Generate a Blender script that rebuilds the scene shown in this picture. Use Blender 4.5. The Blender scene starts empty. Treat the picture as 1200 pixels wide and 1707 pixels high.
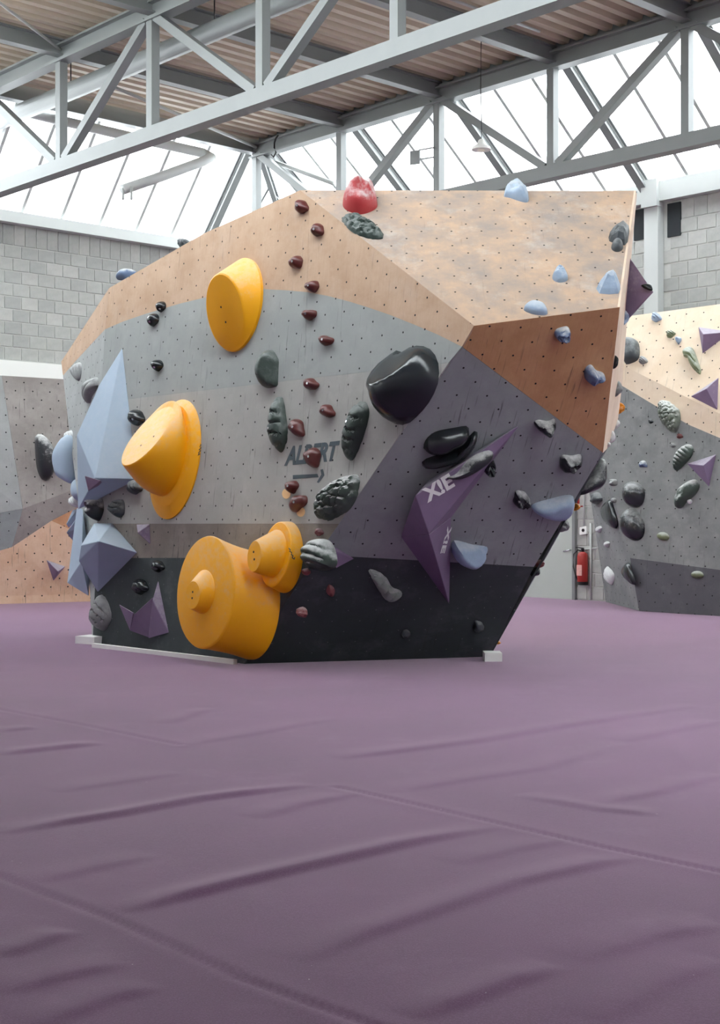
import bpy, bmesh, math, random
import numpy as np
from mathutils import Vector, Matrix, noise
from mathutils.geometry import tessellate_polygon

# ------------------------------------------------------------------ camera, world, exposure
FPX, EYE = 2318.0, 1.5
scn = bpy.context.scene
col = scn.collection
cam_d = bpy.data.cameras.new('camera'); cam = bpy.data.objects.new('camera', cam_d); col.objects.link(cam)
cam_d.sensor_fit = 'HORIZONTAL'; cam_d.sensor_width = 36.0; cam_d.lens = FPX * 36.0 / 1200.0
cam_d.clip_end = 200
cam.location = (0, 0, EYE); cam.rotation_euler = (math.radians(90), 0, 0)
scn.camera = cam
world = bpy.data.worlds.new('overcast_sky'); scn.world = world; world.use_nodes = True
bg = world.node_tree.nodes['Background']
bg.inputs['Color'].default_value = (0.98, 0.99, 1.0, 1); bg.inputs['Strength'].default_value = 1.0
scn.view_settings.view_transform = 'Standard'; scn.view_settings.look = 'None'
scn.view_settings.gamma = 1.0; scn.view_settings.use_curve_mapping = False
scn.view_settings.exposure = 3.5
try:
    scn.cycles.max_bounces = 8; scn.cycles.diffuse_bounces = 6; scn.cycles.transparent_max_bounces = 12
except Exception:
    pass

# ------------------------------------------------------------------ building axes
D1 = Vector((-2150, 2318, 0)).normalized()      # along the trusses, away to the left
D2 = Vector((2500, 2318, 0)).normalized()       # along the joists, away to the right
UP = Vector((0, 0, 1))
CAM = Vector((0, 0, EYE))
def W(a, b, z): return D1 * a + D2 * b + UP * z   # hall coordinates -> world
def ray(u, v): return Vector(((u - 600) / FPX, 1.0, -(v - 853.5) / FPX))
def at(u, v, y): return CAM + ray(u, v) * y
class Plane:
    def __init__(s, n, p):
        s.n = n.normalized(); s.p = Vector(p)
        if s.n.y > 0 and abs(s.n.y) > 0.02: s.n = -s.n
        s.ex = UP.cross(s.n)
        s.ex = s.ex.normalized() if s.ex.length > 1e-4 else Vector((1, 0, 0))
        if s.ex.x < 0: s.ex = -s.ex
        s.ey = s.n.cross(s.ex).normalized()
        s.ex = s.ey.cross(s.n).normalized()
    def hit(s, u, v, off=0.0):
        r = ray(u, v); t = ((s.p + s.n * off - CAM).dot(s.n)) / r.dot(s.n)
        return CAM + r * t
    def loc(s, q): d = q - s.p; return Vector((d.dot(s.ex), d.dot(s.ey), d.dot(s.n)))
    def mat(s, o): 
        m = Matrix((s.ex, s.ey, s.n)).transposed().to_4x4(); m.translation = o; return m
def plane3(a, b, c): return Plane((b - a).cross(c - a), a)
def planeT(p, deg, sb):
    t = math.radians(deg); ex = Vector((math.cos(t), math.sin(t), 0)); nh = Vector((-math.sin(t), math.cos(t), 0))
    ey = -UP * math.sqrt(1 - sb * sb) + nh * sb
    return Plane(ex.cross(ey), p)

# ------------------------------------------------------------------ materials
MATS = {}
def lin(c):
    return tuple(((x / 255) / 12.92 if x / 255 <= 0.04045 else ((x / 255 + 0.055) / 1.055) ** 2.4) for x in c) + (1,)
class NT:
    def __init__(s, name):
        s.m = bpy.data.materials.new(name); s.m.use_nodes = True; s.t = s.m.node_tree
        s.b = s.t.nodes['Principled BSDF']
    def n(s, typ, **kw):
        nd = s.t.nodes.new(typ)
        for k, v in kw.items(): setattr(nd, k, v)
        return nd
    def l(s, a, b): s.t.links.new(a, b)
    def math(s, op, a, b=None):
        nd = s.n('ShaderNodeMath', operation=op)
        for i, x in enumerate((a, b)):
            if x is None: continue
            if isinstance(x, (int, float)): nd.inputs[i].default_value = x
            else: s.l(x, nd.inputs[i])
        return nd.outputs[0]
    def mix(s, f, a, b, bt='MIX'):
        nd = s.n('ShaderNodeMix', data_type='RGBA', blend_type=bt)
        for i, x in ((0, f), (6, a), (7, b)):
            if isinstance(x, (int, float)): nd.inputs[i].default_value = x
            elif isinstance(x, tuple): nd.inputs[i].default_value = x
            else: s.l(x, nd.inputs[i])
        return nd.outputs[2]
    def noise(s, vec, scale, detail=4, rough=0.55):
        nd = s.n('ShaderNodeTexNoise'); nd.inputs['Scale'].default_value = scale; nd.inputs['Detail'].default_value = detail
        nd.inputs['Roughness'].default_value = rough
        if vec is not None: s.l(vec, nd.inputs['Vector'])
        return nd.outputs['Fac']
    def ramp(s, f, a, b, c0=(0, 0, 0, 1), c1=(1, 1, 1, 1)):
        nd = s.n('ShaderNodeMapRange'); nd.clamp = True
        nd.inputs[1].default_value = a; nd.inputs[2].default_value = b; s.l(f, nd.inputs[0]); return nd.outputs[0]

def mat_plain(name, rgb, rough=0.6, var=0.0, scale=6.0, metal=0.0, bump=0.0, bscale=60, spec=0.5, chalk=0.0):
    if name in MATS: return MATS[name]
    t = NT(name); c = lin(rgb)
    t.b.inputs['Roughness'].default_value = rough; t.b.inputs['Metallic'].default_value = metal
    t.b.inputs['Specular IOR Level'].default_value = spec
    tc = t.n('ShaderNodeTexCoord'); out = c
    if var > 0:
        f = t.noise(tc.outputs['Object'], scale)
        out = t.mix(f, tuple(x * (1 - var) for x in c[:3]) + (1,), tuple(min(1, x * (1 + var)) for x in c[:3]) + (1,))
    if chalk > 0:
        g = t.n('ShaderNodeNewGeometry'); sp = t.n('ShaderNodeSeparateXYZ'); t.l(g.outputs['Normal'], sp.inputs[0])
        f2 = t.noise(tc.outputs['Object'], 14.0, 5, 0.7)
        k = t.math('ADD', t.math('MULTIPLY', sp.outputs[2], 0.55), f2)
        k = t.math('MULTIPLY', t.ramp(k, 0.55, 1.0), chalk)
        out = t.mix(k, out, (0.62, 0.63, 0.62, 1))
        r = t.math('ADD', t.math('MULTIPLY', k, 0.4), rough); t.l(r, t.b.inputs['Roughness'])
    if isinstance(out, tuple): t.b.inputs['Base Color'].default_value = out
    else: t.l(out, t.b.inputs['Base Color'])
    if bump > 0:
        b = t.n('ShaderNodeBump'); b.inputs['Strength'].default_value = bump; b.inputs['Distance'].default_value = 0.01
        t.l(t.noise(tc.outputs['Object'], bscale, 6, 0.65), b.inputs['Height']); t.l(b.outputs[0], t.b.inputs['Normal'])
    MATS[name] = t.m; return t.m

def mat_panel(name, rgb, rgb2=None, stain=0.25, scuff=0.3, chalk=0.1, rough=0.7, grain=0.0, dot=0.0095, pitch=0.2, dots=True, dotc=(0.012, 0.012, 0.012, 1)):
    """plywood panel: base colour, soft stains, shoe scuffs, chalk dust and a staggered grid of T-nut holes (UV in metres)"""
    if name in MATS: return MATS[name]
    t = NT(name); c = lin(rgb); c2 = lin(rgb2) if rgb2 else tuple(x * 0.72 for x in c[:3]) + (1,)
    uv = t.n('ShaderNodeUVMap').outputs[0]
    f = t.ramp(t.noise(uv, 1.6, 7, 0.68), 0.40, 0.62)
    out = t.mix(t.math('MULTIPLY', f, stain * 2), c, c2)
    f = t.ramp(t.noise(uv, 7.0, 6, 0.75), 0.50, 0.70)
    out = t.mix(t.math('MULTIPLY', f, stain), out, c2)
    if grain:
        mp = t.n('ShaderNodeMapping'); mp.inputs['Scale'].default_value = (14, 1.2, 1); mp.inputs['Rotation'].default_value = (0, 0, 0.6); t.l(uv, mp.inputs[0])
        g = t.noise(mp.outputs[0], 3.5, 5, 0.65)
        out = t.mix(t.math('MULTIPLY', t.ramp(g, 0.4, 0.75), grain), out, c2)
    # scuffs: thin streaks in two directions
    for i, (rot, sc) in enumerate(((0.95, 3.2), (-0.55, 4.2), (0.15, 3.6))):
        mp = t.n('ShaderNodeMapping'); mp.inputs['Scale'].default_value = (7.5, 0.42, 1); mp.inputs['Rotation'].default_value = (0, 0, rot)
        mp.inputs['Location'].default_value = (3.1 * i, 1.7 * i, 0); t.l(uv, mp.inputs[0])
        s = t.ramp(t.noise(mp.outputs[0], sc, 3, 0.6), 0.635, 0.68)
        m = t.ramp(t.noise(uv, 1.1 + i, 3, 0.5), 0.48, 0.6)
        out = t.mix(t.math('MULTIPLY', t.math('MULTIPLY', s, m), scuff), out, (0.03, 0.028, 0.03, 1))
    ch = t.ramp(t.noise(uv, 2.2, 6, 0.7), 0.52, 0.8)
    out = t.mix(t.math('MULTIPLY', ch, chalk), out, (0.72, 0.72, 0.71, 1))
    if dots:
        mp = t.n('ShaderNodeMapping'); mp.inputs['Rotation'].default_value = (0, 0, math.radians(45)); mp.inputs['Scale'].default_value = (1 / pitch,) * 3
        t.l(uv, mp.inputs[0])
        fr = t.n('ShaderNodeVectorMath', operation='FRACTION'); t.l(mp.outputs[0], fr.inputs[0])
        sb = t.n('ShaderNodeVectorMath', operation='SUBTRACT'); t.l(fr.outputs[0], sb.inputs[0]); sb.inputs[1].default_value = (.5, .5, 0)
        sp = t.n('ShaderNodeSeparateXYZ'); t.l(sb.outputs[0], sp.inputs[0])
        d = t.math('SQRT', t.math('ADD', t.math('MULTIPLY', sp.outputs[0], sp.outputs[0]), t.math('MULTIPLY', sp.outputs[1], sp.outputs[1])))
        out = t.mix(t.math('LESS_THAN', d, dot / pitch), out, dotc)
    t.l(out, t.b.inputs['Base Color']); t.b.inputs['Roughness'].default_value = rough
    t.b.inputs['Specular IOR Level'].default_value = 0.3
    b = t.n('ShaderNodeBump'); b.inputs['Strength'].default_value = 0.08; b.inputs['Distance'].default_value = 0.004
    t.l(t.noise(uv, 60, 4, 0.6), b.inputs['Height']); t.l(b.outputs[0], t.b.inputs['Normal'])
    MATS[name] = t.m; return t.m

def mat_glass():
    t = NT('skylight_glass'); t.t.nodes.remove(t.b)
    o = t.t.nodes['Material Output']
    tr = t.n('ShaderNodeBsdfTransparent'); tr.inputs[0].default_value = (0.92, 0.95, 0.96, 1)
    gl = t.n('ShaderNodeBsdfGlossy'); gl.inputs['Roughness'].default_value = 0.08
    mx = t.n('ShaderNodeMixShader'); mx.inputs[0].default_value = 0.05
    t.l(tr.outputs[0], mx.inputs[1]); t.l(gl.outputs[0], mx.inputs[2]); t.l(mx.outputs[0], o.inputs[0]); return t.m
GLASS = mat_glass()

STEEL = mat_plain('painted_steel', (128, 131, 131), 0.45, 0.08, 3.0)
STEELW = mat_plain('white_steel', (192, 195, 193), 0.5, 0.05, 3.0)
DECK = mat_plain('roof_deck_sheet', (200, 186, 168), 0.55, 0.08, 2.0)
BLOCK = mat_plain('concrete_block', (174, 175, 171), 0.9, 0.22, 9.0, bump=0.7, bscale=90)
BLOCKB = mat_plain('concrete_block_dark', (166, 167, 164), 0.9, 0.22, 9.0, bump=0.7, bscale=90)
BLOCKC = mat_plain('concrete_block_light', (182, 182, 178), 0.9, 0.2, 9.0, bump=0.7, bscale=90)
MORTAR = mat_plain('mortar', (196, 197, 193), 0.9, 0.1, 20.0)
WHITEP = mat_plain('white_paint', (238, 238, 234), 0.6, 0.03, 2.0)
DARKGAP = mat_plain('dark_gap', (38, 42, 46), 0.8, 0.3, 8.0)
BLACKP = mat_plain('black_plastic', (24, 26, 28), 0.35)
BOLT = mat_plain('bolt_steel', (190, 192, 194), 0.25, metal=0.9)
HOLE = mat_plain('bolt_hole', (16, 16, 16), 0.6)

# ------------------------------------------------------------------ object helpers
def tag(o, label=None, cat=None, group=None, kind=None):
    if label: o['label'] = label
    if cat: o['category'] = cat
    if group: o['group'] = group
    if kind: o['kind'] = kind
    return o
def empty(name, m, label=None, cat=None, group=None, kind=None):
    o = bpy.data.objects.new(name, None); o.empty_display_size = 0.1
    o.matrix_basis = m if isinstance(m, Matrix) else Matrix.Translation(m)
    MW[o.name] = o.matrix_basis.copy()
    col.objects.link(o); return tag(o, label, cat, group, kind)
MW = {}
def inv(parent): return MW[parent.name].inverted()
def link_mesh(name, me, mat, parent=None, mw=None):
    """mesh given in the frame mw (or world); linked as one object"""
    o = bpy.data.objects.new(name, me)
    if mat and not me.materials: me.materials.append(mat)
    col.objects.link(o)
    if parent:
        o.parent = parent; o.matrix_parent_inverse = Matrix(); o.matrix_basis = inv(parent) @ (mw or Matrix())
    else: o.matrix_basis = mw or Matrix()
    MW[o.name] = (mw or Matrix()).copy()
    return o
def bm_mesh(bm, name, smooth=False):
    bmesh.ops.recalc_face_normals(bm, faces=bm.faces[:])
    me = bpy.data.meshes.new(name); bm.to_mesh(me); bm.free()
    if smooth:
        for p in me.polygons: p.use_smooth = True
    return me
def add_beam(bm, a, b, w, h, up=UP, taper=1.0):
    """box along a-b, w across, h along 'up'"""
    d = (b - a).normalized(); s = d.cross(up)
    s = s.normalized() if s.length > 1e-5 else Vector((1, 0, 0)); q = s.cross(d).normalized()
    vs = []
    for c, k in ((a, 1.0), (b, taper)):
        for i, j in ((-1, -1), (1, -1), (1, 1), (-1, 1)): vs.append(bm.verts.new(c + s * (w / 2 * i * k) + q * (h / 2 * j * k)))
    for f in ((0, 1, 2, 3), (7, 6, 5, 4), (0, 4, 5, 1), (1, 5, 6, 2), (2, 6, 7, 3), (3, 7, 4, 0)): bm.faces.new([vs[i] for i in f])
def add_ibeam(bm, a, b, w, h, tw=0.02, up=UP):
    d = (b - a).normalized(); s = d.cross(up).normalized(); q = s.cross(d).normalized()
    add_beam(bm, a + q * (h / 2 - tw / 2), b + q * (h / 2 - tw / 2), w, tw, up)
    add_beam(bm, a - q * (h / 2 - tw / 2), b - q * (h / 2 - tw / 2), w, tw, up)
    add_beam(bm, a, b, tw, h - 2 * tw, up)
def add_tube(bm, pts, r, seg=12, cap=True):
    rings = []
    for i, p in enumerate(pts):
        d = (pts[min(i + 1, len(pts) - 1)] - pts[max(i - 1, 0)]).normalized()
        s = d.cross(UP); s = s.normalized() if s.length > 1e-3 else Vector((1, 0, 0)); q = s.cross(d).normalized()
        rr = r[i] if isinstance(r, (list, tuple)) else r
        rings.append([bm.verts.new(p + s * (math.cos(2 * math.pi * k / seg) * rr) + q * (math.sin(2 * math.pi * k / seg) * rr)) for k in range(seg)])
    for A, B in zip(rings, rings[1:]):
        for k in range(seg): bm.faces.new((A[k], A[(k + 1) % seg], B[(k + 1) % seg], B[k]))
    if cap: bm.faces.new(rings[0][::-1]); bm.faces.new(rings[-1])
def beam(name, a, b, w, h, mat, parent=None, up=UP):
    bm = bmesh.new(); o = (a + b) / 2; add_beam(bm, a - o, b - o, w, h, up)
    return link_mesh(name, bm_mesh(bm, name), mat, parent, Matrix.Translation(o))
def ibeam(name, a, b, w, h, mat, parent=None, tw=0.02):
    bm = bmesh.new(); o = (a + b) / 2; add_ibeam(bm, a - o, b - o, w, h, tw)
    return link_mesh(name, bm_mesh(bm, name), mat, parent, Matrix.Translation(o))
def tube(name, pts, r, mat, parent=None, seg=12):
    bm = bmesh.new(); o = pts[0].copy(); add_tube(bm, [p - o for p in pts], r, seg)
    return link_mesh(name, bm_mesh(bm, name, True), mat, parent, Matrix.Translation(o))
def slab(name, pts, thick, nrm, mat, parent=None, uvplane=None, shrink=0.0):
    """polygon (world points) with thickness going back from its front face; UV in metres"""
    o = sum(pts, Vector()) / len(pts); n = nrm.normalized()
    if shrink:
        r = max((p - o).length for p in pts); pts = [o + (p - o) * (1 - shrink / r) for p in pts]
    q = [p - o for p in pts]; N = len(q)
    vs = [p[:] for p in q] + [(p - n * thick)[:] for p in q]
    tris = tessellate_polygon([q])
    fs = []
    for t in tris:
        a, b, c = t; nn = (q[b] - q[a]).cross(q[c] - q[a])
        if nn.dot(n) < 0: a, c = c, a
        fs.append((a, b, c)); fs.append((c + N, b + N, a + N))
    area = sum((q[i].cross(q[(i + 1) % N])).dot(n) for i in range(N))
    for i in range(N):
        j = (i + 1) % N
        fs.append((i, i + N, j + N, j) if area > 0 else (j, j + N, i + N, i))
    me = bpy.data.meshes.new(name); me.from_pydata(vs, [], fs)
    pl = uvplane or Plane(n, o); lay = me.uv_layers.new(name='UVMap')
    for lp in me.loops:
        w = Vector(me.vertices[lp.vertex_index].co) + o; d = w - pl.p
        lay.data[lp.index].uv = (d.dot(pl.ex), d.dot(pl.ey))
    return link_mesh(name, me, mat, parent, Matrix.Translation(o))
def hull(bm, pts):
    vs = [bm.verts.new(p) for p in pts]; r = bmesh.ops.convex_hull(bm, input=vs)
    junk = [e for e in r['geom_unused'] + r['geom_interior'] if isinstance(e, bmesh.types.BMVert) and e.is_valid]
    if junk: bmesh.ops.delete(bm, geom=list(set(junk)), context='VERTS')

# ================================================================== THE HALL
A_L, B_R = 22.3, 18.88                # left block wall plane (along D1), right block wall plane (along D2)
A_N, B_N = -6.0, -6.2                 # near walls behind the camera
A_D, B_D = 20.55, 16.4                # edges of the roof deck
B_S = 7.6                             # near edge of the deck; the added skylight and low roof begin beyond it
ZW, ZT, ZB, ZDK = 6.72, 8.30, 6.62, 8.52   # wall top, truss top chord, truss bottom chord, deck
PANEL = [20.55 - 2.38 * k for k in range(0, 12)]

# ---- floor: purple mat cover with creases
def make_floor():
    ys = [-12.0, -8, -4, 0, 2.0]
    y = 3.2
    while y < 17: ys.append(y); y *= 1.0035
    while y < 34: ys.append(y); y *= 1.012
    xs = list(np.concatenate([np.linspace(-26, -4.2, 40), np.arange(-4.15, 4.2, 0.028), np.linspace(4.25, 26, 40)]))
    X, Y = np.meshgrid(np.array(xs), np.array(ys)); Z = np.zeros_like(X)
    rng = np.random.RandomState(3)
    Z += 0.006 * np.sin(X * 1.1 + Y * 0.7) * np.sin(Y * 0.9 - X * 0.4)
    def px2f(u, v):
        yy = EYE * FPX / (v - 853.5); return np.array([(u - 600) / FPX * yy, yy])
    W_ = [([(0, 1388), (110, 1370), (200, 1356), (330, 1331), (430, 1318), (520, 1306)], .024, .05),
          ([(200, 1518), (300, 1494), (400, 1470), (560, 1434), (700, 1402), (830, 1378)], .026, .05),
          ([(500, 1600), (610, 1556), (700, 1526), (860, 1472), (1000, 1440), (1050, 1430)], .018, .055),
          ([(690, 1695), (780, 1662), (850, 1636), (930, 1610)], .018, .05),
          ([(0, 1256), (80, 1247), (170, 1237)], .02, .06), ([(560, 1262), (640, 1254), (800, 1235), (1000, 1201), (1160, 1174)], .016, .07),
          ([(0, 1590), (120, 1548)], .014, .05), ([(0, 1650), (100, 1622), (210, 1600)], .012, .06),
          ([(430, 1362), (500, 1340), (600, 1320)], .012, .06), ([(860, 1324), (1000, 1348), (1100, 1357)], .013, .05),
          ([(1000, 1338), (1100, 1318), (1200, 1290)], .013, .06), ([(60, 1468), (150, 1446), (260, 1424)], .009, .06),
          ([(960, 1600), (1090, 1560), (1200, 1540)], .012, .07), ([(1040, 1236), (1200, 1200)], .012, .07),
          ([(0, 1218), (60, 1212)], .012, .06), ([(280, 1205), (350, 1180)], .010, .06), ([(90, 1318), (300, 1285)], .008, .07),
          ([(640, 1320), (760, 1300), (900, 1280), (1040, 1240)], .009, .07), ([(760, 1440), (860, 1415), (940, 1400)], .009, .06),
          ([(60, 1705), (180, 1660), (260, 1640)], .012, .05), ([(1000, 1700), (1100, 1640), (1200, 1600)], .010, .06),
          ([(300, 1240), (420, 1222), (560, 1196)], .008, .07)]
    for poly, amp, wd in W_:
        P = [px2f(*p) for p in poly]
        # smooth polyline
        pts = []
        for i in range(len(P) - 1):
            for k in range(8): pts.append(P[i] + (P[i + 1] - P[i]) * k / 8)
        pts.append(P[-1]); pts = np.array(pts)
        best = np.full(X.shape, 1e9); sgn = np.zeros_like(X); tt = np.zeros_like(X)
        n = len(pts) - 1
        x0, x1 = pts[:, 0].min() - .6, pts[:, 0].max() + .6; y0, y1 = pts[:, 1].min() - .6, pts[:, 1].max() + .6
        m = (X > x0) & (X < x1) & (Y > y0) & (Y < y1); xm, ym = X[m], Y[m]
        b = np.full(xm.shape, 1e9); sg = np.zeros_like(b); ta = np.zeros_like(b)
        for i in range(n):
            a, c = pts[i], pts[i + 1]; d = c - a; L = d @ d
            t = np.clip(((xm - a[0]) * d[0] + (ym - a[1]) * d[1]) / L, 0, 1)
            px, py = a[0] + t * d[0], a[1] + t * d[1]; dist = np.hypot(xm - px, ym - py)
            s = np.sign((xm - a[0]) * d[1] - (ym - a[1]) * d[0])
            k = dist < b; b[k] = dist[k]; sg[k] = s[k]; ta[k] = (i + t[k]) / n
        fade = np.clip(ta * 4, 0, 1) * np.clip((1 - ta) * 4, 0, 1); fade = np.clip(fade, 0, 1) ** .7
        w_eff = np.where(sg > 0, wd * .75, wd * 2.4)
        Z[m] += .8 * amp * fade * np.exp(-(b / w_eff) ** 2)
    for poly in ([(-40, 1445), (60, 1482), (180, 1527), (300, 1580), (400, 1628), (520, 1672), (680, 1730)],
                 [(560, 1310), (640, 1328), (820, 1370), (1000, 1412), (1250, 1464)], [(-20, 1180), (120, 1205), (300, 1240)]):
        P = np.array([px2f(*p) for p in poly])
        b = np.full(X.shape, 1e9)
        for i in range(len(P) - 1):
            a, c = P[i], P[i + 1]; d = c - a; t = np.clip(((X - a[0]) * d[0] + (Y - a[1]) * d[1]) / (d @ d), 0, 1)
            b = np.minimum(b, np.hypot(X - a[0] - t * d[0], Y - a[1] - t * d[1]))
        Z -= 0.010 * np.exp(-(b / .018) ** 2); Z += 0.004 * np.exp(-(b / .09) ** 2)
    ny, nx = X.shape
    co = np.stack([X, Y, Z - 0.004], -1).reshape(-1, 3)
    i = np.arange(ny - 1)[:, None] * nx + np.arange(nx - 1)[None]
    f = np.stack([i, i + 1, i + nx + 1, i + nx], -1).reshape(-1, 4)
    me = bpy.data.meshes.new('floor'); me.vertices.add(len(co)); me.vertices.foreach_set('co', co.ravel())
    me.loops.add(f.size); me.loops.foreach_set('vertex_index', f.ravel().astype(np.int32))
    me.polygons.add(len(f)); me.polygons.foreach_set('loop_start', np.arange(0, f.size, 4, dtype=np.int32))
    me.polygons.foreach_set('use_smooth', np.ones(len(f), bool)); me.update(); me.validate()
    t = NT('purple_mat_cover'); tc = t.n('ShaderNodeTexCoord').outputs['Object']
    c = lin((106, 68, 103)); c2 = lin((90, 57, 88))
    out = t.mix(t.ramp(t.noise(tc, .8, 5, .6), .35, .7), c, c2)
    out = t.mix(t.math('MULTIPLY', t.ramp(t.noise(tc, 160, 2, .5), .45, .7), .35), out, lin((140, 108, 142)))
    out = t.mix(t.math('MULTIPLY', t.ramp(t.noise(tc, 1.7, 6, .7), .56, .8), .18), out, lin((170, 150, 172)))
    out = t.mix(t.math('GREATER_THAN', t.noise(tc, 45, 2, .5), .79), out, lin((205, 200, 205)))
    t.l(out, t.b.inputs['Base Color']); t.b.inputs['Roughness'].default_value = .85
    t.b.inputs['Specular IOR Level'].default_value = .25
    t.b.inputs['Sheen Weight'].default_value = .65; t.b.inputs['Sheen Roughness'].default_value = .4; t.b.inputs['Sheen Tint'].default_value = (1, .83, .97, 1)
    b = t.n('ShaderNodeBump'); b.inputs['Strength'].default_value = .25; b.inputs['Distance'].default_value = .004
    t.l(t.noise(tc, 220, 3, .6), b.inputs['Height']); t.l(b.outputs[0], t.b.inputs['Normal'])
    o = link_mesh('floor', me, t.m); tag(o, 'purple felt mat covering the floor with long creases', None, None, 'structure')
make_floor()

# ---- block walls: mortar backing + each visible block proud of it
def rect_wall(name, a0, b0, a1, b1, z0, z1, inward, mat, thick=0.25):
    p = [W(a0, b0, z0), W(a1, b1, z0), W(a1, b1, z1), W(a0, b0, z1)]
    o = slab(name, p, thick, inward, mat); return tag(o, None, None, None, 'structure')
wall_left = rect_wall('wall_left', A_L, B_N, A_L, B_R, 0, ZW, -D1, MORTAR); wall_left['label'] = 'grey concrete block wall on the left under the skylight'
wall_right = rect_wall('wall_right', A_L, B_R, A_N, B_R, 0, ZW, -D2, MORTAR); wall_right['label'] = 'grey concrete block wall on the right under the skylight'
wn = rect_wall('wall_near_left', A_L, B_N, A_N, B_N, 0, ZW, D2, WHITEP); wn['label'] = 'white painted hall wall behind the viewer'
wn = rect_wall('wall_near_right', A_N, B_N, A_N, B_R, 0, ZW, D1, WHITEP); wn['label'] = 'white painted hall side wall behind the viewer'
def block_mesh(name, w, h, d=0.012):
    bm = bmesh.new(); e = 0.006
    vs = [bm.verts.new(p) for p in ((-w/2, -h/2, -.01), (w/2, -h/2, -.01), (w/2, h/2, -.01), (-w/2, h/2, -.01),
          (-w/2+e, -h/2+e, d), (w/2-e, -h/2+e, d), (w/2-e, h/2-e, d), (-w/2+e, h/2-e, d))]
    for f in ((4, 5, 6, 7), (0, 1, 5, 4), (1, 2, 6, 5), (2, 3, 7, 6), (3, 0, 4, 7)): bm.faces.new([vs[i] for i in f])
    return bm_mesh(bm, name)
rnd = random.Random(5)
BM_MESH = {}
def blocks(wall, axis, inward, fixed, lo, hi, z0, z1, pitch, course, soldier=None, skip=lambda a, z: False):
    """axis: unit vector along the wall; fixed: position of wall plane along the other axis (vector)"""
    r = 0; z = z1
    rows = []
    if soldier:
        rows.append((z1 - soldier[1] / 2, soldier[0], soldier[1])); z = z1 - soldier[1]
    while z - course > z0 - .02:
        rows.append((z - course / 2, pitch, course)); z -= course
    ex = axis; ey = UP; n = inward
    if ex.cross(ey).dot(n) < 0: ex = -ex
    R = Matrix((ex, ey, n)).transposed().to_4x4()
    for k, (zc, pw, ch) in enumerate(rows):
        x = lo + (pw / 2 if k % 2 else 0)
        while x < hi:
            if not skip(x, zc):
                key = (round(pw, 3), round(ch, 3), rnd.choice((0, 0, 1, 2)))
                if key not in BM_MESH:
                    me = block_mesh('block', pw - .014, ch - .014); me.materials.append((BLOCK, BLOCKB, BLOCKC)[key[2]]); BM_MESH[key] = me
                m = R.copy(); m.translation = axis * x + fixed + UP * zc + n * rnd.uniform(0, .003)
                link_mesh('block', BM_MESH[key], None, wall, m)
            x += pw
# left wall: visible part above the white board
blocks(wall_left, D2, -D1, D1 * A_L, 6.4, 18.4, 4.18, 6.62, 0.335, 0.226, (0.222, 0.39))
# right wall: the part right of the boulder, and the strip beside the fire extinguisher
COLA = None
def a_at(u, b=B_R):           # position along D1 where pixel column u meets plane D2 = b
    r = ray(u, 853.5); t = b / r.dot(D2); return (r * t).dot(D1)
a1040, a1200 = a_at(1040), a_at(1215)
acol = a_at(1095)
blocks(wall_right, D1, -D2, D2 * B_R, a1200 - 2.2, a1040 + 3.4, 4.35, 6.50, 0.345, 0.227, (0.245, 0.32),
       skip=lambda a, z: abs(a - acol) < .13 or (abs(a - acol) < .45 and z > 5.95))
blocks(wall_right, D1, -D2, D2 * B_R, a_at(1000) - .6, a_at(958) - .05, 0.0, 2.05, 0.345, 0.227)

# ---- wall beams, white board, column
tr = beam('trim_1', W(A_L - .10, B_N, ZW - .02), W(A_L - .10, B_R, ZW - .02), .2, .2, STEELW); tag(tr, 'white steel gutter beam along the top of the left block wall', None, None, 'structure')
tr = beam('trim_2', W(A_L, B_R - .08, ZW - .06), W(A_N, B_R - .08, ZW - .06), .16, .32, STEELW); tag(tr, 'white steel eaves beam along the top of the right block wall', None, None, 'structure')
zb0, zb1 = 3.05, 4.18
tr = beam('trim_3', W(A_L - .03, 6.0, (zb0 + zb1) / 2), W(A_L - .03, B_R - .3, (zb0 + zb1) / 2), .05, zb1 - zb0, WHITEP); tag(tr, 'bright white board on the left wall below the concrete blocks', None, None, 'structure')
c = empty('steel_column', W(acol, B_R - .10, 0), 'white steel column standing against the right block wall', 'column')
beam('shaft', W(acol, B_R - .09, 0), W(acol, B_R - .09, 6.5), .27, .16, STEELW, c, D2)
beam('head_plate', W(acol, B_R - .13, 6.42), W(acol, B_R - .13, 6.86), .30, .20, STEELW, c, D2)
g = beam('wall_recess', W(acol - .34, B_R - .012, 5.92), W(acol - .34, B_R - .012, 6.46), .25, .03, DARKGAP, None, D2); tag(g, 'dark slot in the block wall on the right of the white column', 'opening')
g = beam('wall_recess', W(acol + .33, B_R - .012, 5.96), W(acol + .33, B_R - .012, 6.46), .22, .03, DARKGAP, None, D2); tag(g, 'dark slot in the block wall on the left of the white column', 'opening')

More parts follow.
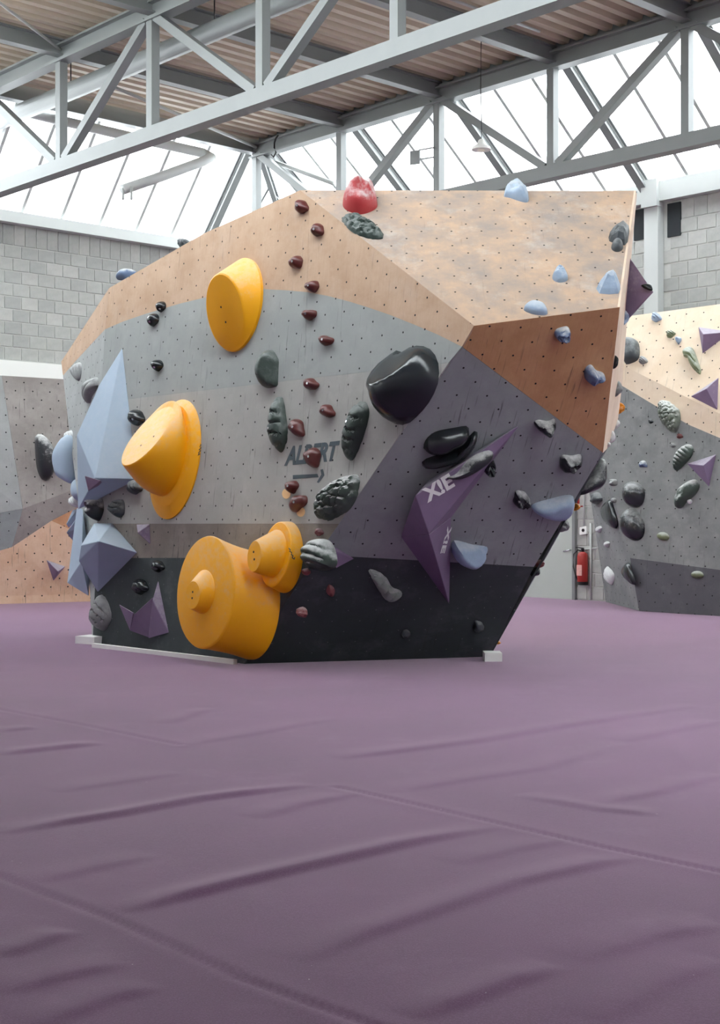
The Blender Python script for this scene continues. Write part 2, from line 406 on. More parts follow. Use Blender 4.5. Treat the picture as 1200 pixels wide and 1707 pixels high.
# ---- roof deck (corrugated), joists
def make_deck():
    root = empty('ceiling', W(8, 6, ZDK), 'corrugated metal roof deck above the trusses', None, None, 'structure')
    pitch = .27; lo, hi = B_S, B_D + .05
    edges = PANEL[::-1]
    for a0, a1 in zip([A_N] + edges[1:-1] + [edges[-1]], edges[1:-1] + [edges[-1]] + [A_D + .02]):
        if a1 - a0 < .3: continue
        n = max(1, round((a1 - a0) / pitch)); p = (a1 - a0) / n; prof = []
        for k in range(n):
            s = a0 + k * p
            prof += [(s, 0), (s + p * .42, 0), (s + p * .55, .10), (s + p * .87, .10)]
        prof.append((a1, 0))
        o = W((a0 + a1) / 2, (lo + hi) / 2, ZDK)
        vs, fs = [], []
        for (a, z) in prof: vs += [(W(a, lo, ZDK + z) - o)[:], (W(a, hi, ZDK + z) - o)[:]]
        for i in range(len(prof) - 1): fs.append((2 * i, 2 * i + 1, 2 * i + 3, 2 * i + 2))
        k0 = len(vs)
        for (a, z) in ((a0, .16), (a1, .16)): vs += [(W(a, lo, ZDK + z) - o)[:], (W(a, hi, ZDK + z) - o)[:]]
        fs.append((k0, k0 + 1, k0 + 3, k0 + 2))
        me = bpy.data.meshes.new('deck_sheet'); me.from_pydata(vs, [], fs)
        link_mesh('deck_sheet', me, DECK, root, Matrix.Translation(o))
        beam('closure_strip', W(a0, B_D + .06, ZDK + .05), W(a1, B_D + .06, ZDK + .05), .02, .26, STEEL, root)
    ordw = ['first', 'second', 'third', 'fourth', 'fifth', 'sixth', 'seventh', 'eighth', 'ninth', 'tenth', 'eleventh', 'twelfth']
    for k, a in enumerate(PANEL[1:10]):
        j = ibeam('roof_joist', W(a, B_S + .05, ZDK - .13), W(a, B_D, ZDK - .13), .16, .24, STEEL)
        tag(j, 'steel roof joist across the trusses, %s from the far left skylight' % ordw[k], 'joist', 'roof joists under the deck')
make_deck()

# ---- trusses
def truss(b, label):
    t = empty('roof_truss', W(10, b, ZB), label, 'truss', 'white steel roof trusses')
    a0, a1 = A_N, A_D + .12
    ibeam('top_chord', W(a0, b, ZT), W(a1, b, ZT), .20, .26, STEEL, t, .03)
    beam('bottom_chord', W(a0, b, ZB), W(A_L - .3, b, ZB), .21, .2, STEEL, t)
    up = True
    for k, a in enumerate(PANEL[:10]):
        beam('post', W(a, b, ZB + .1), W(a, b, ZT - .1), .13, .13, STEEL, t, D2)
        if k < 9:
            an = PANEL[k + 1]
            p, q = (W(a - .12, b, ZT - .1), W(an + .12, b, ZB + .1)) if up else (W(a - .12, b, ZB + .1), W(an + .12, b, ZT - .1))
            beam('diagonal', p, q, .12, .13, STEEL, t, D2); up = not up
    return t
truss(10.8, 'steel roof truss crossing the upper left, nearest to the viewer')
truss(16.4, 'steel roof truss under the right skylight, behind the boulder')
# deck edge fascia beams
f1 = ibeam('trim_4', W(A_N, B_D + .16, ZDK + .06), W(A_D + .2, B_D + .16, ZDK + .06), .14, .34, STEEL); tag(f1, 'steel edge beam of the roof deck along the right skylight', None, None, 'structure')
f2 = ibeam('trim_5', W(A_D + .1, B_S, ZDK - .08), W(A_D + .1, B_D + .2, ZDK - .08), .18, .34, STEEL); tag(f2, 'steel edge beam of the roof deck along the left skylight', None, None, 'structure')

# ---- skylights
def skylight(name, label, top, bot, lo, hi, step, lo_b=None, hi_b=None, mainstep=3):
    """top(s), bot(s): points along the upper and lower edge for running coordinate s"""
    root = empty(name, bot((lo + hi) / 2), label, None, None, 'structure')
    n = int(round((hi - lo) / step)); step = (hi - lo) / n
    nrm = (bot(lo) - top(lo)).cross(top(hi) - top(lo)).normalized()
    if nrm.z > 0: nrm = -nrm
    for k in range(n + 1):
        s = lo + k * step; a, b = top(s), bot(s)
        if k % mainstep == 0: ibeam('rafter', a + nrm * .10, b + nrm * .10, .15, .18, STEEL, root, .03)
        bm = bmesh.new(); o = (a + b) / 2; add_beam(bm, a - o, b - o, .06, .11, nrm)
        link_mesh('glazing_bar', bm_mesh(bm, 'glazing_bar'), STEELW, root, Matrix.Translation(o))
        if k < n:
            s2 = s + step; slab('pane', [top(s), top(s2), bot(s2), bot(s)], .012, nrm, GLASS, root)
    return root
ZS = ZT + .30
skylight('window_1', 'sloping glazed skylight above the right block wall', lambda s: W(s, B_D + .2, ZS), lambda s: W(s, B_R - .02, ZW + .10), PANEL[10], PANEL[0], 2.38 / 3)
skylight('window_2', 'sloping glazed skylight above the left block wall', lambda s: W(A_D + .22, s, ZS), lambda s: W(A_L - .02, s, ZW + .10), B_D - .8 * 28, B_D, .8, mainstep=7)  # near run lengthened out of view to brighten the far left facet
# hipped corner
hip = empty('window_3', W(A_L, B_R, ZW), 'hipped glazed corner between the two skylights', None, None, 'structure')
T0, T1, T2 = W(A_D + .22, B_D + .2, ZS), W(A_L - .02, B_R - .02, ZW + .1), None
ibeam('hip_rafter', T0 - UP * .1, T1 - UP * .1, .10, .18, STEEL, hip)
sA = [W(A_D, B_D + .2, ZS), T0, T1, W(A_D, B_R - .02, ZW + .1)]
nA = (sA[1] - sA[0]).cross(sA[3] - sA[0]).normalized(); nA = -nA if nA.z > 0 else nA
nB = None
def lerp(a, b, t): return a + (b - a) * t
slab('pane', sA, .012, nA, GLASS, hip)
sB = [W(A_D + .22, B_D, ZS), T0, T1, W(A_L - .02, B_D, ZW + .1)]
nB = (sB[1] - sB[0]).cross(sB[3] - sB[0]).normalized(); nB = -nB if nB.z > 0 else nB
slab('pane', sB, .012, nB, GLASS, hip)
for t in (.45,):
    m = lerp(T0, T1, t); e = W(A_D + (A_L - A_D) * t, B_R - .02, ZW + .1)
    beam('glazing_bar', m, e, .045, .07, STEEL, hip, nA)
for t in (.33, .66):
    m = lerp(T0, T1, t); e = W(A_L - .02, lerp(Vector((B_D, 0, 0)), Vector((B_R, 0, 0)), t).x, ZW + .1)
    beam('glazing_bar', m, e, .045, .07, STEEL, hip, nB)
# unseen skylight added to light the boulder front, then an added low roof
skylight('window_added', 'unseen skylight added to light the boulder, on the near side of the roof deck', lambda s: W(s, B_S, ZS), lambda s: W(s, B_S - 1.1, ZW + .10), A_N, A_D, 2.38)
p = [W(A_N, B_N, ZW + .1), W(A_D + .2, B_N, ZW + .1), W(A_D + .2, B_S - 1.1, ZW + .1), W(A_N, B_S - 1.1, ZW + .1)]
tag(slab('ceiling_added', p, .2, -UP, WHITEP), 'unseen low ceiling added above the viewer', None, None, 'structure')  # added out of view; keeps the floor near the camera dark
p = [W(A_D + .2, B_N, ZW + .1), W(A_D + .2, B_S, ZW + .1), W(A_D + .2, B_S, ZS), W(A_D + .2, B_N, ZS)]
tag(slab('wall_upstand', p, .1, D1, WHITEP), 'white upstand above the added low ceiling beside the left skylight', None, None, 'structure')
p = [W(A_N - .1, B_S - 1.1, ZW), W(A_N - .1, B_R, ZW), W(A_N - .1, B_R, ZS + .1), W(A_N - .1, B_S, ZS + .1)]
tag(slab('wall_gable', p, .2, D1, WHITEP), 'white gable wall at the end of the hall behind the viewer', None, None, 'structure')

# ================================================================== THE BOULDER
PM = planeT(at(550, 620, 13.2), -49, -.10)                    # left-facing slab
Pn, Rr_, Uu = PM.hit(790, 543), PM.hit(565, 873), PM.hit(500, 317)
PT0 = planeT(Pn, 21, .54).hit(1005, 755)
PF = plane3(Pn, Rr_, PT0)                                     # overhang facing right and down
Vv = PF.hit(1033, 512); Tt = PF.hit(1005, 755)
P1 = plane3(Pn, Uu, Vv)                                       # pale top slab
TR = P1.hit(1060, 318)
cr0, cr1 = PM.hit(182, 480), PM.hit(154, 1077)
P4 = plane3(cr0, cr1, at(102, 603, 19.4))                     # far left facet
PS = Plane((Vv - TR).cross(Tt - TR), Vv)                      # right side
if PS.n.x < 0: PS.n = -PS.n

TAN = mat_panel('plywood_tan', (198, 170, 145), (174, 142, 114), .3, .22, .16, grain=.25)
PALE = mat_panel('plywood_worn', (188, 160, 136), (150, 140, 134), .46, .15, .38, grain=.15)
BROWN = mat_panel('plywood_brown', (206, 162, 118), (176, 128, 88), .25, .45, .04, grain=.3)
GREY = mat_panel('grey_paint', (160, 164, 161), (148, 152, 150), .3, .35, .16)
GREY_LIT = mat_panel('lit_grey_paint', (171, 170, 165), (156, 155, 150), .3, .4, .2)  # lighter grey: brightening down the face is painted into this colour
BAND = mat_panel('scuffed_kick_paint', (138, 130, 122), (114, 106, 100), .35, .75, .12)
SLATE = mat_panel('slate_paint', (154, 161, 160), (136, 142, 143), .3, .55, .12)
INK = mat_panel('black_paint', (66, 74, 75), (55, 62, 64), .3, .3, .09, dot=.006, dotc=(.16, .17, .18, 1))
CREAM = mat_panel('plywood_cream', (226, 208, 186), (208, 184, 156), .25, .2, .12, grain=.15, pitch=.2, dot=.011)
ORANGE = mat_panel('plywood_orange', (234, 204, 176), (212, 168, 134), .3, .5, .08, grain=.2, pitch=.2, dot=.012)
ORANGE2 = mat_panel('plywood_orange_scuffed', (206, 156, 120), (178, 128, 94), .3, .7, .05, dot=.012)
CONC = mat_panel('concrete_grey_paint', (136, 138, 138), (116, 119, 120), .4, .5, .2, dot=.011)
CONCD = mat_panel('dark_purple_grey_paint', (90, 90, 96), (78, 78, 84), .3, .3, .08, dot=.011)
TAUPE = mat_panel('taupe_paint', (166, 161, 156), (142, 136, 132), .4, .6, .08, dot=.012)
LGREY = mat_panel('light_grey_paint', (168, 172, 170), (150, 152, 150), .3, .3, .1, dot=.012)
SIDEM = mat_panel('plywood_side', (230, 208, 186), (206, 180, 156), .25, .1, .1, dots=False)

base = (cr1 + PF.hit(812, 1102)) / 2; base.z = 0
boulder = empty('climbing_boulder', base, 'large freestanding faceted climbing boulder with wood, grey and black panels', 'climbing wall')
def panel(poly, pl, mat, label, parent=boulder, thick=.02, shrink=.002, name='panel'):
    pts = [pl.hit(*p) for p in poly]
    o = slab(name, pts, thick, pl.n, mat, parent, pl, shrink)
    if label: o['label'] = label
    return o
CURVE_L = [(175, 549), (205, 536), (240, 524), (300, 506), (350, 494), (400, 485), (440, 482), (480, 484), (512, 487)]
CURVE_R = [(512, 487), (545, 493), (580, 502), (615, 513), (650, 525), (690, 541), (730, 558), (770, 578)]
panel([(500, 317), (340, 389), (182, 480)] + CURVE_L[:1] + CURVE_L[1:] + [(516, 330)], PM, TAN, 'tan plywood panel at the upper left')
panel([(500, 317), (516, 330)] + CURVE_R + [(790, 543)], PM, TAN, 'tan plywood panel tapering down to the nose of the boulder')
def hz(u0, v0, u):           # point on PM at the height of (u0,v0) in column u
    z = PM.hit(u0, v0).z; lo, hi = 300., 1100.
    for _ in range(40):
        m = (lo + hi) / 2
        if PM.hit(u, m).z > z: lo = m
        else: hi = m
    return (u, lo)
h1 = [hz(217, 665, u) for u in (168, 340, 507)]
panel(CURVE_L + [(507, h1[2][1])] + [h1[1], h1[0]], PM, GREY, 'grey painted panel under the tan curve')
panel([h1[0], h1[1], h1[2], (502, 873), (163, 873)], PM, GREY_LIT, 'light grey panel with painted-in light, below the grey one')
er = None
for k in range(200):          # where the seam height meets the edge of the overhang
    uu = 790 + (565 - 790) * k / 199; vv = 543 + (873 - 543) * k / 199
    if PM.hit(uu, vv).z <= PM.hit(217, 665).z: er = (uu, vv); break
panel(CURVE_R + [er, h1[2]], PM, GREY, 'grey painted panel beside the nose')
panel([h1[2], er, (565, 873), (502, 873)], PM, GREY_LIT, 'light grey panel with painted-in light, bearing the painted word')  # split off at the seam to carry the painted brightening
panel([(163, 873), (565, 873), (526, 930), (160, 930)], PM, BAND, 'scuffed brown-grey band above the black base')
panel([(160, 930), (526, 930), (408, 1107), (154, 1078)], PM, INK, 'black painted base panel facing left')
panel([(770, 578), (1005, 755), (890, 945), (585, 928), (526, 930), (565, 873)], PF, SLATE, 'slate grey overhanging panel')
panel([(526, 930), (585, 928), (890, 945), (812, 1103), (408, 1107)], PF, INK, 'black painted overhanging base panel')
panel([(790, 543), (1033, 512), (1005, 755), (770, 578)], PF, BROWN, 'dark brown plywood panel under the nose')
panel([(500, 317), (1060, 318), (1033, 512), (790, 543)], P1, PALE, 'pale worn plywood slab at the top')
panel([(182, 480), (175, 549), (124, 604), (105, 626), (102, 603)], P4, TAN, 'tan plywood facet at the far left')
panel([(175, 549), (154, 1078), (150, 985), (118, 740), (105, 626), (124, 604)], P4, LGREY, 'light grey facet at the far left')
# right side, top and back
def on_side(y, z):
    n = PS.n; x = (PS.p.dot(n) - n.y * y - n.z * z) / n.x; return Vector((x, y, z))
s1, s2, s3 = at(1062, 319, 15.3), at(1043, 560, 14.9), at(1012, 748, 13.7)
sq = [at(1050, 450, 15.1), s2, at(1037, 640, 14.7), at(1030, 700, 14.3)]
slab('panel', [TR, s1] + sq + [s3, Tt, Vv], .02, PS.n, SIDEM, boulder, PS)['label'] = 'cream plywood side panel seen edge-on'
pl_l = at(102, 603, 19.4)
top_back = [Uu + Vector((.25, 1.6, .1)), cr0 + Vector((.5, 1.2, .05))]
slab('panel', [Uu, PM.hit(340, 389), cr0, cr0 + Vector((.35, .9, .26)), PM.hit(340, 389) + Vector((.35, .6, .22)), Uu + Vector((.3, .6, .06))], .02, UP, LGREY, boulder)['label'] = 'dusty top capping'
slab('panel', [Uu + Vector((.3, .6, .06)), Uu + Vector((0.02, 0.005, 0)), TR, s1, Vector((0.4, 16.8, 4.5))], .02, UP, LGREY, boulder)
slab('panel', [s1, Vector((.4, 16.8, 4.5)), Vector((.4, 16.6, 0)), Vector((1.0, 15.9, 0)), s3] + sq[::-1], .02, Vector((.7, .7, 0)), SIDEM, boulder)
slab('panel', [Tt, s3, Vector((1.0, 15.9, 0)), PF.hit(812, 1103)], .02, Vector((1, .2, -.3)), INK, boulder)
slab('panel', [pl_l, cr0 + Vector((.35, .9, .16)), Vector((.4, 16.8, 4.5)), Vector((.4, 16.6, 0)), cr1 + Vector((.3, 1.2, 0))], .02, Vector((-.5, .8, 0)), SIDEM, boulder)
# white timber packers and skirting at the base
def flo(u, v): r = ray(u, v); t = -EYE / r.z; return CAM + r * t
def packer(u0, v0, u1, v1, h, d, label):
    a, b = flo(u0, v0), flo(u1, v1); o = beam('packer_block', a + UP * h / 2 + Vector((0, d / 2, 0)), b + UP * h / 2 + Vector((0, d / 2, 0)), d, h, WHITEP, boulder); o['label'] = label
packer(134, 1073, 166, 1075, .085, .25, 'white timber block under the left corner')
packer(808, 1103, 837, 1103, .085, .25, 'white timber block under the right corner')
a, b = flo(156, 1079), flo(392, 1107)
sk = beam('skirting', a + UP * .02, b + UP * .02, .05, .05, WHITEP, boulder); sk['label'] = 'thin white skirting strip along the base'

# ---- lettering painted on panels
def letters(text, pl, u, v, size, rot, mat, parent, shear=0.0, off=.002, name='lettering', sx=1.0, bold=0.0, basis=None):
    cu = bpy.data.curves.new(name, 'FONT'); cu.body = text; cu.size = size; cu.shear = shear; cu.offset = bold
    cu.align_x = 'CENTER'; cu.align_y = 'CENTER'; cu.extrude = .0008; cu.resolution_u = 3
    tmp = bpy.data.objects.new('tmp', cu); col.objects.link(tmp)
    me = bpy.data.meshes.new_from_object(tmp.evaluated_get(bpy.context.evaluated_depsgraph_get())); bpy.data.objects.remove(tmp); me.name = name
    me.materials.clear()
    m = pl.mat(pl.hit(u, v, off)) @ Matrix.Rotation(rot, 4, 'Z') @ Matrix.Diagonal((sx, 1, 1, 1))
    me.transform(m); o = m.translation.copy(); me.transform(Matrix.Translation(-o))
    return link_mesh(name, me, mat, parent, Matrix.Translation(o))
INKT = mat_plain('stencil_paint', (72, 84, 90), .7, .1, 30)
lp = letters('ALBERT', PM, 517, 758, .245, math.radians(2), INKT, boulder, .30, .0025, bold=.010, sx=.90)
lp['label'] = 'dark slanted hand-painted word on the grey panel'
def pxpoly(poly, pl, mat, parent, name, off=.002, th=.0015):
    pts = [pl.hit(u, v, off) for u, v in poly]; return slab(name, pts, th, pl.n, mat, parent, pl)
ar = pxpoly([(488, 792), (529, 790), (531, 795.5), (488, 798.5)], PM, INKT, boulder, 'arrow_mark'); ar['label'] = 'dark painted arrow shaft under the word'
ar = pxpoly([(534, 783), (538, 782), (540.5, 792), (537, 797), (531, 805), (528, 804), (532, 797), (535.5, 791)], PM, INKT, boulder, 'arrow_mark'); ar['label'] = 'dark painted arrow head under the word'

# ================================================================== HOLDS
def sh(kind, u, v, w, h, rot=0.0, n=20):
    """outline of a hold in photo pixels around (u,v)"""
    out = []; c, s = math.cos(math.radians(rot)), math.sin(math.radians(rot))
    for i in range(n):
        t = 2 * math.pi * i / n; x, y = math.cos(t), math.sin(t)
        if kind == 'leaf': x = x * (1 - .45 * abs(y) ** 1.5); 
        elif kind == 'drop': x = x * (1 - .42 * max(0, y)) * (1 + .0 * y)
        elif kind == 'dropup': x = x * (1 - .5 * max(0, -y))
        elif kind == 'half': y = min(y, .28) * 1.0; y = (y + .36) / .64
        elif kind == 'tri': x = x * (.62 + .38 * y)
        elif kind == 'bean': x = x + .28 * (1 - y * y) - .14
        elif kind == 'box': 
            k = (abs(x) ** 4 + abs(y) ** 4) ** .25; x /= k; y /= k
        elif kind == 'knob': k = 1 + .10 * math.sin(3 * t + 1) + .06 * math.sin(5 * t); x *= k; y *= k
        X, Y = x * w / 2, y * h / 2; out.append((u + X * c - Y * s, v + X * s + Y * c))
    return out
def smooth_loop(pts, n):
    P = [Vector((p[0], p[1])) for p in pts]; N = len(P); raw = []
    for i in range(N):
        p0, p1, p2, p3 = P[i - 1], P[i], P[(i + 1) % N], P[(i + 2) % N]
        for k in range(6):
            t = k / 6; raw.append(.5 * ((2 * p1) + (p2 - p0) * t + (2 * p0 - 5 * p1 + 4 * p2 - p3) * t * t + (3 * p1 - p0 - 3 * p2 + p3) * t ** 3))
    L = [0]
    for i in range(len(raw)): L.append(L[-1] + (raw[(i + 1) % len(raw)] - raw[i]).length)
    out = []; j = 0
    for k in range(n):
        s = L[-1] * k / n
        while L[j + 1] < s: j += 1
        f = (s - L[j]) / max(1e-9, L[j + 1] - L[j]); a, b = raw[j], raw[(j + 1) % len(raw)]; out.append(a + (b - a) * f)
    return out
HOLD_SEED = [0]
def dome(outline, h, style, axis, prof, seg, rings, cut=None, peak=(0, 0)):
    """a bolt-on hold: outline (metres, local), height h, surface relief by style"""
    HOLD_SEED[0] += 1; sd = Vector((HOLD_SEED[0] * 7.31, HOLD_SEED[0] * 3.17, 1.3))
    o = smooth_loop(outline, seg); size = max(p.length for p in o)
    bm = bmesh.new(); R = []; a, b = prof; ax = Vector((math.cos(axis), math.sin(axis))); ay = Vector((-ax.y, ax.x))
    def pt(p, t):
        z = h * max(0., 1 - t ** a) ** b; q = p * t + Vector(peak) * size * (1 - t)
        n3 = Vector((q.x, q.y, z)) / size
        if style == 'smooth': z *= 1 + .10 * noise.noise(n3 * 1.6 + sd)
        elif style == 'knob': z *= 1 + .28 * noise.noise(n3 * 2.2 + sd); q = q * (1 + .08 * noise.noise(n3 * 2.5 - sd))
        elif style == 'rock': z *= 1 + .45 * noise.noise(n3 * 2.0 + sd); q = q * (1 + .10 * noise.noise(n3 * 3 - sd))
        elif style == 'ribs':
            s = q.dot(ax) / size + .25 * (q.dot(ay) / size) ** 2; k = abs(math.sin(s * 9)) ** .6; z = z * (.80 + .24 * k) ; q = q * (.96 + .05 * k)
        elif style == 'fine':
            s = q.dot(ax) / size + .3 * (q.dot(ay) / size) ** 2; k = abs(math.sin(s * 13)) ** .7; z = z * (.86 + .16 * k); q = q * (.97 + .04 * k)
        elif style == 'scale':
            w = Vector((q.dot(ax) * 3.0 / size, q.dot(ay) * 4.2 / size, .6 * z / size)) * 1.25 + sd
            d = noise.voronoi(w)[0]; k = min(1., (d[1] - d[0]) * 3.2); z = z * (.74 + .28 * k) ; q = q * (.95 + .06 * k)
        elif style == 'seg':
            s = q.dot(ax) / size * 2.6 + .35 * noise.noise(n3 * 2 + sd); f = s - math.floor(s); k = min(1, f * 3.5) * (1 - .25 * f); z = z * (.70 + .34 * k); q = q * (.92 + .09 * k)
        elif style == 'lump': z *= 1 + .5 * noise.noise(n3 * 1.8 + sd) + .12 * noise.noise(n3 * 6 + sd)
        v = Vector((q.x, q.y, z))
        if cut:
            for cn, cd in cut:
                e = v.dot(cn) - cd
                if e > 0: v = v - cn * e
        return v
    for k in range(rings):
        t = 1 - (k / rings) ** 1.35
        R.append([bm.verts.new(pt(p, t)) for p in o])
    R.insert(0, [bm.verts.new((p.x, p.y, -.004)) for p in o])
    for A, B in zip(R, R[1:]):
        for i in range(seg): bm.faces.new((A[i], A[(i + 1) % seg], B[(i + 1) % seg], B[i]))
    top = bm.verts.new(pt(Vector((0, 0)), 0.0)); L = R[-1]
    for i in range(seg): bm.faces.new((L[i], L[(i + 1) % seg], top))
    bm.faces.new(R[0][::-1])
    return bm
STY = {'smooth': (26, 8), 'knob': (22, 7), 'rock': (11, 4), 'ribs': (44, 20), 'fine': (48, 24), 'scale': (56, 26), 'seg': (40, 20), 'lump': (34, 12)}
def hold(name, label, pl, poly, h, mat, style='smooth', axis=0.0, group=None, prof=(2.3, .62), bolt=None, cat='climbing hold', cut=None, peak=(0, 0), off=.32):
    cu = sum(p[0] for p in poly) / len(poly); cv = sum(p[1] for p in poly) / len(poly)
    c = pl.hit(cu, cv, off * h); c = c - pl.n * (c - pl.p).dot(pl.n)
    pts = []
    for p in poly:
        q = pl.hit(p[0], p[1], off * h) - c; pts.append((q.dot(pl.ex), q.dot(pl.ey)))
    area = sum(pts[i][0] * pts[(i + 1) % len(pts)][1] - pts[(i + 1) % len(pts)][0] * pts[i][1] for i in range(len(pts)))
    if area < 0: pts = pts[::-1]
    seg, rings = STY[style]
    bm = dome(pts, h, style, axis, prof, seg, rings, cut, peak)
    M = pl.mat(c)
    me = bm_mesh(bm, name, style != 'rock')
    if style in ('scale', 'seg', 'ribs', 'fine', 'lump') or cut: me.set_sharp_from_angle(angle=math.radians(38))
    o = link_mesh(name, me, mat, None, M); tag(o, label, cat, group)
    if bolt:
        # small recessed bolt head found by ray from the hold's outside
        bu, bv = (cu, cv) if bolt is True else bolt
        q = pl.hit(bu, bv, h * .85) - c; lx, ly = q.dot(pl.ex), q.dot(pl.ey)
        ok, lo, nr, _ = o.ray_cast(Vector((lx, ly, h * 3)), Vector((0, 0, -1)))
        if ok:
            b = bmesh.new(); z = nr.normalized(); x = z.orthogonal().normalized(); y = z.cross(x)
            r = .013
            ring = [b.verts.new(lo + z * .004 + (x * math.cos(k * math.pi / 4) + y * math.sin(k * math.pi / 4)) * r) for k in range(8)]
            ring2 = [b.verts.new(lo - z * .006 + (x * math.cos(k * math.pi / 4) + y * math.sin(k * math.pi / 4)) * r) for k in range(8)]
            b.faces.new(ring)
            for k in range(8): b.faces.new((ring[k], ring2[k], ring2[(k + 1) % 8], ring[(k + 1) % 8]))
            link_mesh('bolt', bm_mesh(b, 'bolt'), BOLT, o, M)
    return o
def H(name, rgb, rough=.5, chalk=0.0, var=.15, bump=.25): return mat_plain(name, rgb, rough, var, 12, bump=bump, bscale=70, chalk=chalk)
RED = H('dark_red_resin', (92, 42, 40), .32); REDB = H('bright_red_resin', (168, 48, 52), .5, .9); REDD = H('dusty_red_resin', (128, 70, 72), .7, .3)
GRN = H('dark_green_resin', (52, 66, 60), .38, .15); GRNC = H('chalky_green_resin', (66, 80, 72), .6, .9); OLV = H('olive_resin', (112, 122, 92), .6, .6); GGR = H('grey_green_resin', (108, 118, 106), .6, .75)
BLK = H('black_resin', (34, 39, 42), .22, 0.0, .1, .05); BLKC = H('chalky_black_resin', (40, 44, 48), .3, 1.0, .1, .05); BLKP = H('glossy_black_resin', (34, 40, 44), .2, 0.0, .1, .03); BLKE = H('dusted_black_resin', (34, 38, 42), .2, .45, .1, .05); LEAFC = H('chalked_leaf_resin', (150, 162, 152), .8, .9); CHR = H('charcoal_resin', (62, 68, 72), .5, .25)
BLU = H('pale_blue_resin', (146, 166, 188), .6, .55); BLUD = H('slate_blue_resin', (98, 116, 146), .6, .95); STN = H('stone_grey_resin', (128, 130, 130), .7, .5); WHT = H('chalk_white_resin', (206, 208, 208), .7, .2); ORG = H('orange_resin', (230, 150, 40), .5, .3)
PUR = mat_plain('purple_volume_paint', (124, 106, 134), .65, .12, 8, bump=.1, chalk=.35); BVOL = mat_plain('blue_volume_paint', (162, 180, 198), .65, .05, 5, bump=.08, chalk=.2)
YEL = mat_plain('yellow_volume_gel', (250, 176, 8), .42, .05, 5, bump=.12, bscale=160, chalk=.36)
XW = mat_plain('white_print', (226, 226, 226), .6)

# ---- dark red jugs: one climbing line up the middle
ordn = ['topmost', 'second', 'third', 'fourth', 'fifth', 'sixth', 'seventh', 'eighth', 'ninth', 'tenth', 'eleventh', 'twelfth']
reds = [(499, 344, 22, 23), (526, 383, 20, 22), (490, 437, 21, 23), (517, 477, 21, 21), (512, 524, 20, 22), (540, 567, 19, 22), (515, 640, 22, 22), (542, 685, 23, 24),
        (491, 713, 26, 31), (517, 762, 29, 33), (483, 811, 21, 22), (493, 838, 25, 33)]
for i, (u, v, w, h_) in enumerate(reds):
    hold('red_hold', 'small dark red hold, %s from the top of the red line' % ordn[i] if i else 'small dark red hold, topmost of the red line', PM, sh('knob', u + 2, v, w * .86, h_, 20 * i), .085 + .0012 * (w - 20), RED, 'smooth', group='line of dark red holds', bolt=(u - 2, v - 1), prof=(2.0, .55))
hold('red_hold', 'tiny dusty red hold just above the ribbed green hold', PM, sh('knob', 531, 887, 12, 13), .05, REDD, 'knob', group='line of dark red holds')
hold('red_hold', 'dusty red hold on the black base right of the yellow volumes', PF, sh('drop', 551, 986, 20, 15, 70), .05, REDD, 'rock')
hold('red_hold', 'dusty red hold low on the black base beside the big yellow volume', PM, sh('drop', 502, 1021, 18, 20, -40), .05, REDD, 'rock')
hold('red_hold', 'small red hold peeping out beside the smaller yellow volume', PM, sh('oval', 509, 953, 12, 12), .05, REDD, 'knob')
dsc = mat_plain('pale_sticker', (246, 206, 150), .6)
for (u, v, lab) in ((477, 823, 'pale round start marker beside the eleventh red hold'), (501, 853, 'pale round start marker under the lowest red hold')):
    o = empty('start_marker', PM.hit(u, v), lab, 'marker', 'start markers'); pxpoly(sh('oval', u, v, 14, 17), PM, dsc, o, 'disc', .003, .003)

# ---- dark green and black holds on the grey slab
hold('pebble_hold', 'small glossy black hold on the tan edge, upper of two', PM, sh('dropup', 267, 511, 13, 19, 195), .08, BLK, 'smooth', bolt=(264, 514))
hold('pebble_hold', 'small glossy black hold just below the tan curve', PM, sh('dropup', 254, 533, 15, 23, 195), .09, BLK, 'smooth', bolt=(249, 536))
hold('pebble_hold', 'small glossy black hold right of the blue triangle tip', PM, sh('dropup', 261, 609, 16, 20, 185), .09, BLK, 'smooth', bolt=(257, 612))
hold('pebble_hold', 'black hold above the left yellow volume', PM, sh('knob', 226, 696, 21, 27), .12, BLK, 'smooth', bolt=(221, 699))
hold('pebble_hold', 'black ribbed hold tucked left of the yellow volume', PM, sh('knob', 223, 812, 20, 24), .10, CHR, 'ribs', .6)
hold('edge_hold', 'angular dark green hold with flat face on the grey slab', PM, [(432, 594), (442, 582), (450, 584), (459, 600), (468, 622), (468, 632), (455, 643), (436, 645), (428, 632), (426, 612)], .15, GRN, 'smooth', cut=[(Vector((.75, .05, .66)).normalized(), .085)], bolt=(429, 623))
hold('finger_hold', 'long knobbly dark green hold left of the painted word', PM, [(456, 664), (463, 660), (468, 668), (471, 690), (474, 712), (473, 735), (466, 752), (460, 752), (450, 738), (447, 716), (450, 690)], .13, GRN, 'seg', math.pi / 2, bolt=(449, 714))
hold('finger_hold', 'long knobbly dark green hold right of the painted word', PM, [(590, 672), (600, 668), (608, 674), (610, 690), (604, 716), (594, 745), (584, 765), (575, 765), (569, 750), (571, 726), (579, 698)], .13, GRN, 'seg', 1.2, bolt=(579, 703))
hold('scaled_hold', 'dark green artichoke-scaled hold at the slate edge', PM, [(583, 790), (590, 793), (591, 808), (586, 828), (572, 850), (550, 864), (530, 867), (521, 858), (522, 842), (532, 822), (552, 803), (570, 793)], .20, GRNC, 'scale', .9, prof=(2.2, .7), bolt=(551, 830))
hold('scaled_hold', 'dark green scaled hold below the red hold at the top', P1, [(569, 361), (577, 355), (590, 355), (608, 364), (625, 374), (639, 386), (638, 392), (622, 394), (600, 388), (582, 377)], .11, GRN, 'scale', -.4, prof=(2.2, .7))
